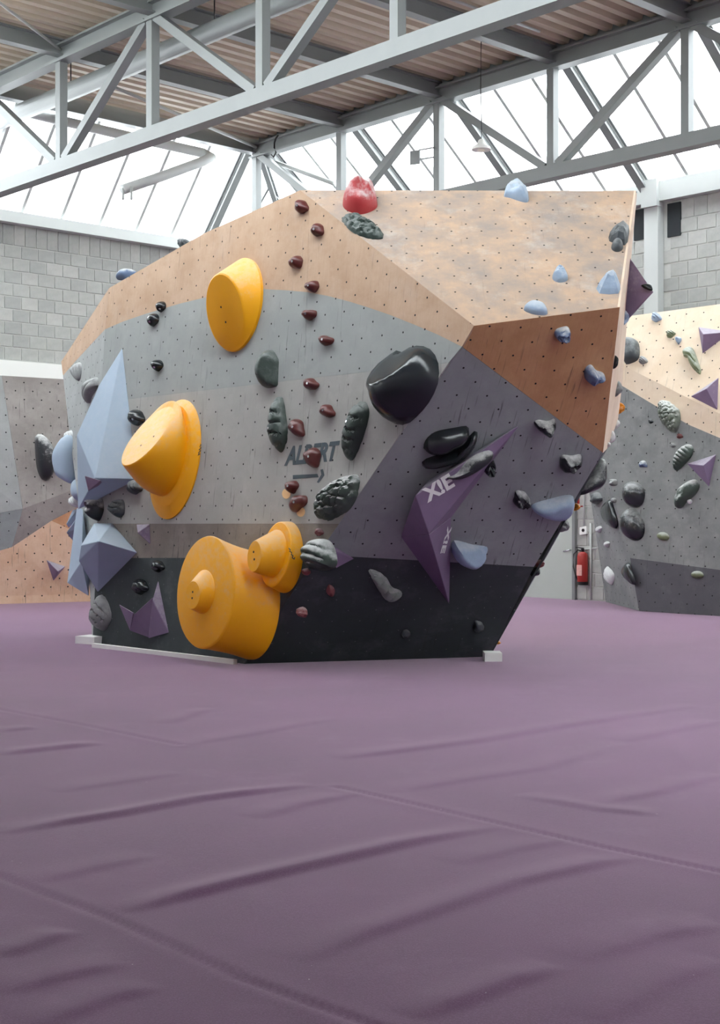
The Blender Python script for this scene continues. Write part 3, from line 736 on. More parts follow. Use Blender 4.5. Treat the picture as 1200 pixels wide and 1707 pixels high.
hold('ribbed_hold', 'grey-green ribbed shell hold beside the small yellow volume', PM, [(505, 912), (514, 901), (528, 897), (541, 901), (550, 916), (553, 938), (545, 948), (528, 951), (512, 946), (503, 930)], .20, GRNC, 'ribs', 1.45, prof=(2.2, .65))
hold('leaf_hold', 'chalk-covered leaf-shaped hold on the black base', PF, [(615, 953), (630, 955), (645, 966), (655, 982), (668, 987), (671, 996), (658, 1005), (644, 1003), (634, 990), (623, 972)], .09, LEAFC, 'seg', -.7)
hold('pebble_hold', 'dim chalky nub low on the black base', PF, sh('oval', 677, 1058, 15, 15), .04, CHR, 'knob')
hold('pebble_hold', 'dark nub near the right foot of the black base', PF, sh('knob', 798, 1046, 18, 18), .06, CHR, 'knob')

# ---- big glossy black pocket
pts = [(300, 610), (320, 560), (370, 440), (430, 310), (500, 252), (555, 247), (590, 264), (640, 222), (720, 198), (800, 203), (880, 242), (940, 330), (958, 430), (955, 540), (900, 690), (830, 800), (740, 900), (650, 975), (560, 997), (470, 965), (400, 890), (360, 790), (340, 710), (306, 650)]
pk = [(560 + x / 6.0, 540 + y / 6.0) for x, y in pts]
pk = [(672 + (u - 672) * .97, v) for u, v in pk]
hold('pocket_hold', 'large glossy black hold with a sliced concave face', PM, pk, .30, BLKP, 'smooth', cat='climbing hold', prof=(2.4, .55),
     cut=[(Vector((-.12, .62, .77)).normalized(), .205)], bolt=(687, 661), peak=(-.05, -.1))
# ---- slate panel holds
hold('sliver_hold', 'glossy black crescent hold, upper of the pair on the slate panel', PF, [(708, 747), (714, 735), (730, 724), (760, 718), (780, 715), (784, 722), (780, 732), (760, 744), (735, 756), (716, 757), (708, 752)], .15, BLK, 'smooth', prof=(3, .5), bolt=(727, 729))
hold('sliver_hold', 'glossy black crescent hold, lower of the pair on the slate panel', PF, [(704, 776), (714, 768), (736, 761), (762, 750), (782, 733), (796, 721), (797, 732), (788, 750), (768, 766), (742, 776), (718, 781), (706, 781)], .13, BLK, 'smooth', prof=(3, .5))
hold('crimp_hold', 'small dark crimp dusted with chalk, nearest the brown panel', PF, [(892, 708), (900, 704), (915, 706), (926, 702), (928, 711), (921, 720), (908, 723), (896, 717)], .13, BLKC, 'lump')
hold('crimp_hold', 'small dark crimp dusted with chalk, below the brown panel corner', PF, [(935, 772), (940, 763), (955, 764), (970, 762), (972, 772), (962, 781), (948, 788), (937, 786)], .14, BLKC, 'lump')
hold('crimp_hold', 'small chalky button hold in the middle of the slate panel', PF, sh('knob', 870, 835, 27, 26), .12, BLKC, 'lump', bolt=(866, 838))
hold('scoop_hold', 'blue half-round jug at the right edge of the slate panel', PF, [(886, 849), (895, 843), (920, 836), (945, 830), (958, 832), (957, 846), (950, 858), (938, 865), (915, 864), (897, 858)], .14, BLU, 'smooth', prof=(4, .5))
hold('scoop_hold', 'pale blue wedge jug over the slate and black border', PF, [(754, 920), (757, 908), (768, 908), (790, 914), (812, 917), (816, 923), (806, 936), (790, 944), (774, 941), (758, 932)], .18, BLU, 'smooth', prof=(4, .5), cut=[(Vector((.45, .55, .7)).normalized(), .11)])
# ---- top slab and brown panel holds
hold('mound_hold', 'red rock-like hold with chalky crown on the top edge', P1, [(571, 326), (580, 313), (592, 305), (610, 303), (623, 311), (629, 328), (625, 338), (605, 346), (588, 344), (574, 337)], .22, REDB, 'lump', prof=(2.4, .6))
hold('jug_hold', 'blue half-dome hold straddling the top edge', P1, [(840, 321), (847, 308), (860, 303), (873, 308), (881, 320), (880, 331), (868, 330), (850, 324)], .12, BLU, 'lump', prof=(3, .5))
hold('jug_hold', 'small blue two-lobed hold high on the pale slab', P1, [(921, 460), (924, 450), (933, 446), (942, 450), (947, 460), (942, 465), (930, 466)], .09, BLU, 'lump')
hold('jug_hold', 'blue-grey pyramid hold at the right edge of the pale slab', P1, [(995, 472), (1003, 460), (1012, 450), (1024, 450), (1032, 460), (1035, 472), (1032, 482), (1016, 483), (1000, 481)], .15, BLU, 'rock', prof=(1.6, .9))
hold('jug_hold', 'flat blue half-moon hold low on the pale slab', P1, [(873, 513), (880, 505), (895, 503), (908, 509), (913, 519), (905, 522), (888, 520)], .07, BLU, 'smooth', prof=(3, .5))
hold('jug_hold', 'small blue jug with chalky top, upper on the brown panel', PF, [(926, 560), (929, 553), (938, 549), (948, 548), (952, 555), (948, 564), (938, 569), (929, 567)], .12, BLUD, 'lump')
hold('jug_hold', 'blue jug with chalky scoop, lower on the brown panel', PF, [(976, 624), (980, 615), (988, 612), (996, 621), (1007, 625), (1010, 632), (1000, 638), (988, 641), (978, 636)], .13, BLUD, 'lump')
hold('edge_hold', 'angular charcoal hold at the top right edge', P1, [(1012, 392), (1025, 383), (1038, 375), (1049, 375), (1048, 392), (1044, 403), (1028, 401), (1016, 396)], .12, CHR, 'rock')
hold('edge_hold', 'small rounded charcoal hold under the angular one', P1, sh('oval', 1029, 408, 20, 16), .08, CHR, 'smooth')
# ---- holds on the far left facet and the lower left
P4r = Plane(P4.n, P4.p)
hold('shell_hold', 'grey ribbed shell hold, upper on the far left facet', P4, [(118, 612), (126, 605), (133, 606), (133, 625), (129, 635), (121, 628), (116, 618)], .06, STN, 'fine', 1.0)
hold('shell_hold', 'grey ribbed shell hold beside the blue triangle', P4, [(138, 650), (141, 637), (150, 631), (159, 630), (159, 645), (150, 660), (146, 672), (140, 668)], .10, STN, 'fine', 2.0)
PLf = Plane(Vector((-.75, -.66, 0)), P4.hit(112, 770))
hold('dish_hold', 'large pale blue dish-shaped hold on the left silhouette', PLf, [(118, 722), (124, 735), (124, 770), (122, 805), (116, 806), (102, 796), (95, 775), (98, 752), (108, 730)], .22, BVOL, 'smooth', prof=(4, .45))
hold('ribbed_hold', 'pale ribbed hold above the dish on the left silhouette', PLf, sh('oval', 118, 726, 18, 18), .12, WHT, 'fine', .8)
hold('ribbed_hold', 'pale ribbed hold below the dish on the left silhouette', PLf, sh('oval', 126, 836, 18, 22, -35), .12, WHT, 'fine', .8)
hold('nub_hold', 'small white nub beside the dish hold', PLf, sh('oval', 113, 793, 10, 16), .12, WHT, 'smooth')
hold('ribbed_hold', 'small pale ribbed hold standing on the purple wedge', PM, sh('tri', 151, 785, 20, 24), .12, STN, 'fine', 1.2, off=.6)
hold('nub_hold', 'rounded pale blue boss left of the purple wedge', PLf, sh('oval', 134, 818, 26, 46, -15), .16, BVOL, 'smooth')
hold('rock_hold', 'dark grey rock hold with pale top left of the fan hold', PM, [(150, 828), (158, 823), (165, 832), (167, 848), (162, 864), (157, 868), (151, 858), (149, 842)], .16, BLKC, 'lump')
hold('fan_hold', 'grey layered hold left of the lower yellow volume', PM, [(184, 842), (190, 833), (200, 832), (203, 843), (202, 856), (196, 863), (188, 858), (182, 850)], .13, CHR, 'seg', 1.3)
hold('ribbed_hold', 'pale chalky hold below the dark grey rock hold', PLf, sh('oval', 146, 856, 16, 22, 15), .10, STN, 'lump')
hold('ribbed_hold', 'pale chalky hold above the lower blue volume', PLf, sh('oval', 146, 876, 14, 20, 25), .10, STN, 'lump')
hold('rock_hold', 'pale grey pointed rock hold at the bottom left corner', PM, [(149, 1034), (152, 1014), (160, 995), (167, 991), (175, 1003), (181, 1026), (177, 1040), (170, 1051), (158, 1048)], .13, STN, 'seg', 1.0)
hold('pebble_hold', 'black round hold on the black base, lower of two', PM, sh('knob', 232, 978, 22, 26), .10, BLK, 'smooth')
hold('pebble_hold', 'black hold on the black base just under the grey band', PM, sh('knob', 262, 944, 18, 20), .08, BLK, 'smooth')
# ---- rim holds on the top left
PTop = Plane(Vector((-.6, -.6, .5)), cr0 + Vector((.1, .3, .08)))
hold('edge_hold', 'pale blue hold poking over the upper left rim', PTop, sh('drop', 208, 457, 34, 13, -22), .10, BLUD, 'smooth')
PTop2 = Plane(Vector((-.6, -.6, .5)), PM.hit(305, 407) + Vector((.05, .12, .05)))
hold('edge_hold', 'small charcoal hold poking over the upper rim', PTop2, sh('drop', 306, 406, 20, 12, -22), .08, CHR, 'rock')
# ---- holds on the right side seen in profile
def SP(u, v, y=13.6): return Plane(Vector((.45, -.89, 0)), at(u, v, y))
for (nm, lab, kind, u, v, w, h_, mt, st, rot, y) in (
    ('lobed_hold', 'pale blue lobed hold on the side below the purple volume', 'knob', 1040, 529, 16, 28, BLU, 'lump', 0, 13.3),
    ('edge_hold', 'thin black hold in profile on the side panel', 'oval', 1025, 603, 5, 24, BLK, 'smooth', 0, 11.95),
    ('round_hold', 'grey round hold in profile on the side panel', 'knob', 1029, 647, 16, 28, STN, 'smooth', 0, 12.9),
    ('knob_hold', 'small orange hold in profile on the side panel', 'knob', 1034, 680, 13, 20, ORG, 'lump', 0, 14.0),
    ('nub_hold', 'white nub in profile, upper on the side panel', 'oval', 1027, 708, 9, 18, WHT, 'smooth', 25, 13.75),
    ('nub_hold', 'white rounded hold in profile, middle on the side panel', 'knob', 1018, 729, 13, 26, WHT, 'smooth', 10, 13.4),
    ('nub_hold', 'tiny white hold in profile, lowest on the side panel', 'oval', 1012, 741, 9, 10, WHT, 'smooth', 20, 13.2),
    ('knob_hold', 'orange hold peeping out behind the blue scoop', 'knob', 961, 845, 9, 13, ORG, 'smooth', 0, 13.05),
    ('nub_hold', 'grey chalky hold peeping out below the blue scoop', 'knob', 941, 877, 16, 22, STN, 'lump', 20, 13.1),
    ('nub_hold', 'dark red hold peeping out at the black corner', 'oval', 901, 940, 11, 14, REDD, 'knob', 20, 13.35),
    ('nub_hold', 'black hold peeping out at the black corner', 'knob', 893, 953, 14, 18, BLK, 'smooth', 20, 13.4),
    ('nub_hold', 'tiny orange hold near the right white block', 'oval', 829, 1071, 9, 7, ORG, 'smooth', 0, 13.95)):
    hold(nm, lab, SP(u, v, y + .5), sh(kind, u, v, w, h_, rot), .07, mt, st)
hold('bulb_hold', 'big black hold with chalky face behind the slate corner', SP(990, 800, 13.45), [(1004, 762), (1009, 778), (1007, 800), (998, 815), (982, 822), (968, 826), (974, 808), (988, 785)], .16, BLKC, 'smooth', prof=(3, .5))

# ---- volumes: faceted boxes bolted to the panels
def volume(name, label, pl, hulls, mat, group=None, text=None):
    pts0 = [pl.hit(u, v, z) for hl in hulls for (u, v, z) in hl]
    c = sum(pts0, Vector()) / len(pts0); c = c - pl.n * (c - pl.p).dot(pl.n)
    root = empty(name, Matrix.Translation(c), label, 'volume', group)
    for hl in hulls:
        bm = bmesh.new(); hull(bm, [pl.hit(u, v, z) - c for (u, v, z) in hl])
        bmesh.ops.bevel(bm, geom=bm.edges[:], offset=.006, segments=1, affect='EDGES')
        link_mesh('body', bm_mesh(bm, 'body'), mat, root, Matrix.Translation(c))
    return root
vp = volume('purple_volume', 'long dark purple double volume with white lettering on the slate panel', PF,
            [[(866, 708, 0), (692, 826, .30), (715, 891, .42), (751, 864, 0), (668, 894, 0), (715, 800, 0)],
             [(715, 891, .42), (752, 862, .02), (749, 1007, 0), (668, 894, 0), (690, 925, 0)]], PUR)
def face_plane(pl, a, b, c): return plane3(pl.hit(*a), pl.hit(*b), pl.hit(*c))
fpl = face_plane(PF, (866, 708, 0), (692, 826, .30), (715, 891, .42))
letters('X!E', fpl, 732, 814, .19, math.radians(33), XW, vp, 0, .004, bold=.008)
fpl2 = face_plane(PF, (715, 891, .42), (752, 862, .02), (749, 1007, 0))
letters('X!E', fpl2, 743, 901, .17, math.radians(-92), XW, vp, 0, .004, bold=.006)
hold('slab_hold', 'chalk-topped dark hold lying on the purple volume', fpl, [(745, 798), (762, 792), (780, 770), (800, 757), (818, 752), (824, 757), (818, 768), (800, 782), (780, 794), (760, 801)], .10, BLKC, 'smooth', prof=(4, .5))
hold('nub_hold', 'glossy black knuckle hold below the purple volume edge', PF, sh('oval', 816, 780, 24, 18, -40), .14, BLK, 'lump')
volume('purple_volume', 'purple sliver volume at the slate and black corner', PF, [[(545, 903, 0), (548, 916, .05), (560, 948, .08), (592, 931, 0), (560, 920, .0)]], PUR)
volume('purple_volume', 'small purple pyramid volume on the scuffed band', PM, [[(227, 874, 0), (250, 873, 0), (251, 908, 0), (229, 888, .12)]], PUR)
volume('purple_volume', 'purple split-star volume on the black base', PM, [[(198, 1007, .14), (222, 1021, .20), (217, 1052, .08), (215, 1040, 0), (232, 1030, 0)],
        [(222, 1025, .16), (256, 994, .10), (250, 1064, .0), (217, 1052, .10), (232, 1040, .0)], [(264, 966, 0), (254, 1000, .10), (247, 1065, .04), (282, 1055, 0)]], PUR)
volume('purple_volume', 'dark purple wedge volume under the blue triangle', PM, [[(141, 793, .62), (168, 801, .46), (147, 819, .55), (172, 806, .05)]], PUR)
PV = SP(1036, 470, 13.9)
volume('purple_volume', 'purple pyramid volume on the boulder side, against the white column', PV, [[(1044, 420, 0), (1034, 483, 0), (1034, 540, 0), (1090, 487, .45), (1037, 545, 0)]], PUR)
hold('nub_hold', 'black hold on the purple pyramid beside the column', face_plane(PV, (1044, 420, 0), (1034, 483, 0), (1090, 487, .45)), [(1068, 477), (1074, 474), (1082, 473), (1085, 483), (1076, 482)], .06, BLK, 'smooth')
volume('blue_volume', 'large pale blue triangular volume on the left edge', PM, [[(204, 579, 0), (229, 799, 0), (182, 816, 0), (158, 797, .34), (166, 640, .10), (128, 725, .22), (130, 850, .10)]], BVOL)
volume('blue_volume', 'blue faceted boulder-like volume on the lower left', PM, [[(157, 872, .10), (187, 872, 0), (229, 921, 0), (163, 988, 0), (164, 902, .42), (135, 909, .36), (131, 935, .30)]], BVOL)
volume('blue_volume', 'pale blue upright volume at the left corner', P4, [[(128, 846, 0), (138, 848, .05), (112, 972, .12), (148, 994, 0), (136, 935, .15), (150, 940, 0)]], BVOL)
volume('blue_volume', 'small blue wedge volume on the left corner, upper', PLf, [[(121, 850, .05), (132, 846, .0), (110, 874, .12), (114, 880, 0), (124, 872, 0)]], BVOL)
volume('blue_volume', 'small blue wedge volume on the left corner, lower', PLf, [[(131, 860, .05), (137, 850, .0), (110, 888, .14), (124, 906, 0), (136, 880, 0)]], BVOL)

# ---- yellow round volumes
def cone_part(bm, a0, b0, a1, b1, ox, oy, h0, gx, gy, z0=0.0, seg=56, rot=0.0, rim=.012, bulge=0.0, c=(0, 0)):
    """truncated oblique cone: base ellipse (a0,b0) at z0, top ellipse (a1,b1) at offset (ox,oy) on the plane z=h0+gx*x+gy*y"""
    def ell(a, b, k): 
        t = 2 * math.pi * k / seg; x, y = a * math.cos(t), b * math.sin(t); cr, sr = math.cos(rot), math.sin(rot); return Vector((x * cr - y * sr, x * sr + y * cr))
    R = []
    def ring(f): 
        vs = []
        for k in range(seg):
            p, q = ell(a0, b0, k), ell(a1, b1, k) + Vector((ox, oy)); zt = max(z0 + rim, h0 + gx * q.x + gy * q.y)
            m = p.lerp(q, f) * (1 + bulge * math.sin(math.pi * f)); z = z0 + rim + (zt - z0 - rim) * f
            vs.append(bm.verts.new((m.x + c[0], m.y + c[1], z)))
        R.append(vs)
    R.append([bm.verts.new((ell(a0, b0, k).x + c[0], ell(a0, b0, k).y + c[1], z0)) for k in range(seg)])
    for f in (0, .2, .4, .6, .8, .93, .98): ring(f)
    # rounded lip then flat face
    for s, dz in ((.985, -.0), (.965, .004)):
        vs = []
        for k in range(seg):
            q = ell(a1 * s, b1 * s, k) + Vector((ox, oy)); vs.append(bm.verts.new((q.x + c[0], q.y + c[1], max(z0 + rim, h0 + gx * q.x + gy * q.y) + dz)))
        R.append(vs)
    for A, B in zip(R, R[1:]):
        for k in range(seg): bm.faces.new((A[k], A[(k + 1) % seg], B[(k + 1) % seg], B[k]))
    bm.faces.new(R[-1]); bm.faces.new(R[0][::-1])
def yvolume(label, pl, u, v, parts, bolts=()):
    c = pl.hit(u, v); M = pl.mat(c)
    root = empty('yellow_volume', M, label, 'volume', 'round yellow volumes'); obs = []
    for nm, kw in parts:
        bm = bmesh.new(); cone_part(bm, **kw); me = bm_mesh(bm, nm, True); me.set_sharp_from_angle(angle=math.radians(28))
        obs.append(link_mesh(nm, me, YEL, root, M))
    for (lx, ly) in bolts:
        for o in reversed(obs):
            ok, lo, nr, _ = o.ray_cast(Vector((lx, ly, 3)), Vector((0, 0, -1)))
            if ok:
                b = bmesh.new(); z = nr.normalized(); x = z.orthogonal().normalized(); y = z.cross(x)
                b.faces.new([b.verts.new(lo + z * .003 + (x * math.cos(k * math.pi / 4) + y * math.sin(k * math.pi / 4)) * .012) for k in range(8)])
                link_mesh('bolt_hole', bm_mesh(b, 'bolt_hole'), HOLE, root, M); break
    root['n'] = len(obs); del root['n']; YOBS.append((root, obs)); return root
YOBS = []
yvolume('yellow cylinder volume with tilted flat face, highest of the yellow ones', PM, 400, 509,
        [('body', dict(a0=.39, b0=.49, a1=.29, b1=.375, ox=-.02, oy=-.10, h0=.20, gx=-.08, gy=.34, rot=-.12, rim=.03))], ((-.06, -.05), (-.03, -.2)))
yvolume('yellow hat-shaped volume with pale sloping top on the left', PM, 292, 766,
        [('base', dict(a0=.47, b0=.655, a1=.38, b1=.55, ox=0, oy=.03, h0=.07, gx=0, gy=0, rot=-.16, rim=.015)),
         ('crown', dict(a0=.36, b0=.49, a1=.29, b1=.35, ox=.0, oy=.13, h0=.42, gx=-.04, gy=-.62, z0=.06, rot=-.16, rim=.015, bulge=.14, c=(-.06, .08)))], ((-.05, .1), (.08, .2)))
yvolume('largest yellow volume, a thick drum with a small knob, at the base', PM, 425, 1010,
        [('base', dict(a0=.40, b0=.53, a1=.49, b1=.555, ox=-.23, oy=.10, h0=.45, gx=0, gy=0, rim=.03, bulge=-.03)),
         ('knob', dict(a0=.19, b0=.215, a1=.125, b1=.14, ox=-.02, oy=-.04, h0=.56, gx=0, gy=0, z0=.45, rim=.01, c=(-.25, .10)))], ((-.27, .09), (-.27, .03)))
yvolume('smaller yellow drum with a protruding cone, above the largest', PM, 478, 929,
        [('base', dict(a0=.25, b0=.345, a1=.23, b1=.315, ox=0, oy=.02, h0=.14, gx=0, gy=-.10, rim=.02)),
         ('cone', dict(a0=.175, b0=.235, a1=.11, b1=.15, ox=.0, oy=-.04, h0=.38, gx=0, gy=0, z0=.13, rim=.012, c=(-.01, .02)))], ((-.02, .02), (.0, -.05)))

# ================================================================== CLIMBING WALL ON THE LEFT
PL = planeT(at(0, 1007, 22.65), 25, 0.0)
lw = empty('climbing_wall', flo(60, 1004), 'faceted climbing wall in grey, taupe and orange on the left', 'climbing wall')
LV = {'a': (-280, 612, 0), 'b': (3, 626, 0), 'c': (380, 648, 0), 'd': (38, 848, .22), 'e': (86, 868, .13), 'f': (20, 912, .10), 'g': (-280, 905, .0), 'h': (-280, 1000, 0), 'i': (-280, 1015, 0), 'j': (380, 996, 0), 'k': (112, 880, .12), 'l': (380, 720, .0), 'm': (380, 985, 0)}
def lpanel(keys, mat, label, V=LV, pl=PL, parent=lw):
    pts = [pl.hit(*V[k]) for k in keys]
    n = sum(((pts[i] - pts[0]).cross(pts[i + 1] - pts[0]) for i in range(1, len(pts) - 1)), Vector()).normalized()
    if n.y > 0: n = -n
    o = slab('panel', pts, .02, n, mat, parent, None, .002); o['label'] = label
lpanel('abdg', LGREY, 'light grey panel at the far left'); lpanel('bcled', TAUPE, 'tall taupe panel')
lpanel('gdfh', SLATE, 'slate grey triangular panel'); lpanel('def', TAUPE, 'taupe triangular panel')
lpanel('elmk', ORANGE2, 'scuffed brown-orange panel'); lpanel('hfekmji', ORANGE, 'orange plywood panel at the foot')
hold('pinch_hold', 'large black hold with chalky upper side on the left wall', Plane(PL.n, PL.hit(77, 763, .15)), [(60, 728), (66, 723), (76, 726), (88, 742), (96, 760), (93, 780), (86, 797), (78, 802), (70, 798), (63, 780), (60, 750)], .24, BLKC, 'smooth', prof=(3, .5))
volume('purple_volume', 'purple pyramid volume on the orange left wall', PL, [[(70, 926, 0), (112, 942, 0), (88, 970, 0), (97, 953, .26)]], PUR)

# ================================================================== CLIMBING WALL ON THE RIGHT
PR = planeT(flo(1065, 1018), -47.2, -.08)
ax_ = PR.hit(1010, 762)
PRu = plane3(PR.hit(1020, 600), PR.hit(1230, 705), PR.hit(1120, 515) + Vector((.3, .28, 0)))
rw = empty('climbing_wall', flo(1130, 1020), 'climbing wall in cream and grey standing against the right block wall', 'climbing wall')
def rpanel(poly, pl, mat, label): panel(poly, pl, mat, label, rw)
rpanel([(985, 535), (1040, 528), (1420, 478), (1420, 800), (1230, 705), (1020, 600), (985, 582)], PRu, CREAM, 'cream plywood panel at the top')
rpanel([(985, 582), (1020, 600), (1230, 705), (1420, 800), (1420, 822), (1230, 742), (1197, 729), (1150, 709), (1115, 690), (1080, 669), (1040, 645), (985, 615)], PR, ORANGE if False else CREAM, 'cream plywood strip below the crease')
rpanel([(985, 615), (1040, 645), (1080, 669), (1115, 690), (1150, 709), (1197, 729), (1230, 742), (1420, 822), (1420, 979), (1050, 930), (1008, 770), (985, 760)], PR, CONC, 'grey scuffed panel in the middle')
rpanel([(1050, 930), (1420, 979), (1420, 1045), (1065, 1018)], PR, CONCD, 'dark purple-grey panel at the foot')
cA, cB, cC = PR.hit(1008, 770), PR.hit(1065, 1018), flo(1010, 1003.5)
PRl = plane3(cA, cB, cC)
slab('panel', [cA, PR.hit(1050, 930), cB, cC, PRl.hit(985, 835), PRl.hit(975, 790)], .02, PRl.n, CONC, rw, PRl)['label'] = 'narrow grey return panel on the left'
RWH = [('round_hold', 'blue-grey ball hold at the top of the right wall', PRu, sh('knob', 1093, 528, 16, 15), .10, BLU, 'ribs'),
 ('knob_hold', 'small olive knobbly hold on the cream panel', PRu, sh('knob', 1117, 556, 15, 12, -20), .08, OLV, 'seg'),
 ('knob_hold', 'small blue three-lobed hold on the cream panel', PRu, sh('tri', 1130, 567, 14, 13, 180), .08, BLU, 'lump'),
 ('knob_hold', 'small grey-blue ribbed hold near the cream crease', PRu, sh('knob', 1071, 600, 14, 13), .08, STN, 'ribs'),
 ('finger_hold', 'grey-green layered finger hold on the cream panel', PRu, [(1137, 582), (1146, 576), (1154, 580), (1160, 595), (1166, 613), (1166, 622), (1158, 618), (1149, 606), (1146, 596), (1138, 592)], .15, OLV, 'seg'),
 ('leaf_hold', 'large grey-green segmented leaf hold on the paint border', PR, [(1096, 670), (1106, 666), (1118, 673), (1129, 684), (1131, 700), (1126, 717), (1117, 720), (1105, 710), (1097, 692)], .20, GGR, 'scale'),
 ('knob_hold', 'small dark red hold on the grey right wall', PR, sh('knob', 1132, 727, 10, 9), .05, RED, 'knob'),
 ('knob_hold', 'tiny grey hold above the swirled green hold', PR, sh('knob', 1121, 742, 9, 8), .05, STN, 'knob'),
 ('swirl_hold', 'green swirled hold with chalky rim on the grey right wall', PR, [(1121, 768), (1128, 752), (1140, 741), (1151, 742), (1151, 757), (1140, 772), (1126, 784), (1121, 780)], .16, GRNC, 'fine'),
 ('bean_hold', 'green bean-shaped hold below the purple volume', PR, [(1122, 832), (1130, 815), (1143, 802), (1157, 799), (1163, 810), (1156, 824), (1142, 836), (1133, 846), (1124, 845)], .16, GRNC, 'lump'),
 ('knob_hold', 'small purple-blue hold on the grey right wall', PR, sh('half', 1071, 773, 13, 11), .07, BLUD, 'lump'),
 ('knob_hold', 'small chalky square hold beside the black ovals', PR, sh('box', 1021, 804, 13, 11), .07, STN, 'lump'),
 ('knob_hold', 'small grey ball hold left of the black ovals', PR, sh('oval', 1022, 834, 9, 9), .05, STN, 'smooth'),
 ('oval_hold', 'glossy black oval hold with chalk band, upper of two', PR, [(1036, 818), (1041, 806), (1052, 802), (1066, 808), (1072, 820), (1069, 838), (1059, 846), (1046, 843), (1037, 832)], .15, BLKE, 'smooth'),
 ('oval_hold', 'glossy black oval hold with bright edge, lower of two', PR, [(1031, 870), (1037, 853), (1050, 846), (1062, 855), (1071, 872), (1070, 892), (1060, 901), (1046, 898), (1034, 886)], .15, BLKE, 'smooth'),
 ('edge_hold', 'flat black hold on the narrow return panel', PRl, [(1001, 848), (1006, 838), (1014, 834), (1019, 848), (1025, 870), (1024, 882), (1014, 876), (1004, 864)], .10, BLK, 'smooth'),
 ('edge_hold', 'small dark hold at the top of the return panel', PRl, sh('knob', 993, 831, 14, 20), .10, CHR, 'lump'),
 ('knob_hold', 'small white hold on the return panel, upper', PRl, sh('tri', 998, 883, 11, 12, 180), .06, WHT, 'rock'),
 ('knob_hold', 'small white hold on the return panel, lower', PRl, sh('tri', 1011, 908, 10, 11, 180), .06, WHT, 'rock'),
 ('shell_hold', 'white oval shell hold on the return panel', PRl, sh('leaf', 1014, 960, 15, 32, -15), .08, WHT, 'fine'),
 ('edge_hold', 'black triangular hold at the foot of the return panel', PRl, [(1036, 949), (1043, 938), (1050, 950), (1056, 975), (1048, 970), (1040, 962)], .09, BLK, 'smooth'),
 ('pebble_hold', 'olive pebble hold on the grey right wall', PR, sh('oval', 1104, 894, 20, 14, 15), .09, OLV, 'smooth'),
 ('pebble_hold', 'yellow-green pebble hold on the dark foot panel', PR, sh('oval', 1161, 958, 20, 13, 5), .09, OLV, 'smooth'),
 ('knob_hold', 'tiny grey hold left of the leaf hold', PR, sh('knob', 1084, 702, 8, 8), .04, CHR, 'knob'),
 ('knob_hold', 'tiny chalky hold right of the bean hold', PR, sh('oval', 1149, 836, 8, 8), .04, WHT, 'knob')]
hold('bulb_hold', 'charcoal dome hold on the right wall beside the boulder edge', PRu, [(1039, 566), (1046, 561), (1060, 566), (1064, 580), (1062, 596), (1050, 603), (1039, 602)], .16, CHR, 'smooth', prof=(3, .5))
for nm, lab, pl, poly, h_, mt, st in RWH:
    hold(nm, lab, pl, poly, h_, mt, st, axis=1.0)
volume('purple_volume', 'purple pyramid volume, highest on the right wall', PRu, [[(1164, 545, 0), (1220, 553, 0), (1171, 590, 0), (1172, 557, .22)]], PUR)
volume('purple_volume', 'purple pyramid volume below the cream crease on the right wall', PR, [[(1151, 661, 0), (1198, 629, 0), (1196, 684, 0), (1177, 648, .22)]], PUR)
volume('purple_volume', 'lilac pyramid volume, lowest on the right wall', PR, [[(1145, 773, 0), (1194, 757, 0), (1182, 812, 0), (1172, 776, .20)]], PUR)

# ================================================================== SERVICES ON THE RIGHT BLOCK WALL
PW = Plane(-D2, D2 * B_R)
def wp(u, v, off=0.0): return PW.hit(u, v, off)
d1o = empty('door_1', wp(905, 1000), 'pale grey-green metal door beside the fire extinguisher', None, None, 'structure')
DOORM = mat_plain('door_paint', (176, 182, 176), .5, .04, 3)
da, db = a_at(958), a_at(958) + 1.15
p = [W(da, B_R - .03, .0), W(db, B_R - .03, .0), W(db, B_R - .03, 2.15), W(da, B_R - .03, 2.15)]
slab('door_leaf', p, .05, -D2, DOORM, d1o)
beam('door_frame', W(da - .03, B_R - .04, 0), W(da - .03, B_R - .04, 2.2), .06, .08, STEEL, d1o, D2)
hb = wp(949, 917, .06); tube('handle', [wp(952, 917, .03), hb, wp(939, 919, .07)], .012, BOLT, d1o)
ex = empty('fire_extinguisher', wp(970, 978, .10), 'red fire extinguisher hanging on the block wall right of the boulder', 'extinguisher')
REDX = mat_plain('extinguisher_red', (158, 40, 36), .3)
def lathe(name, o, prof, mat, parent, seg=20):
    bm = bmesh.new(); R = [[bm.verts.new((r * math.cos(2 * math.pi * k / seg), r * math.sin(2 * math.pi * k / seg), z)) for k in range(seg)] for r, z in prof]
    for A, B in zip(R, R[1:]):
        for k in range(seg): bm.faces.new((A[k], A[(k + 1) % seg], B[(k + 1) % seg], B[k]))
    bm.faces.new(R[0][::-1]); bm.faces.new(R[-1])
    me = bm_mesh(bm, name, True); me.set_sharp_from_angle(angle=math.radians(40)); return link_mesh(name, me, mat, parent, Matrix.Translation(o))
eo = wp(971, 975, .12); sc_ = (wp(971, 915, .12) - eo).length
lathe('cylinder', eo, [(.088, .04), (.092, .05), (.092, sc_ * .80), (.075, sc_ * .88), (.035, sc_ * .92)], REDX, ex)
lathe('base_ring', eo, [(.094, 0), (.094, .055)], BLACKP, ex)
lathe('valve', eo + UP * sc_ * .92, [(.03, 0), (.03, .05), (.015, .06)], BLACKP, ex)
beam('lever', eo + UP * (sc_ * .92 + .06) - D1 * .02, eo + UP * (sc_ * .92 + .075) + D1 * .14, .03, .015, BLACKP, ex)
beam('label_plate', eo + UP * .16 - D2 * .094, eo + UP * .34 - D2 * .094, .11, .004, mat_plain('label_print', (222, 170, 160), .6, .3, 40), ex, D2)
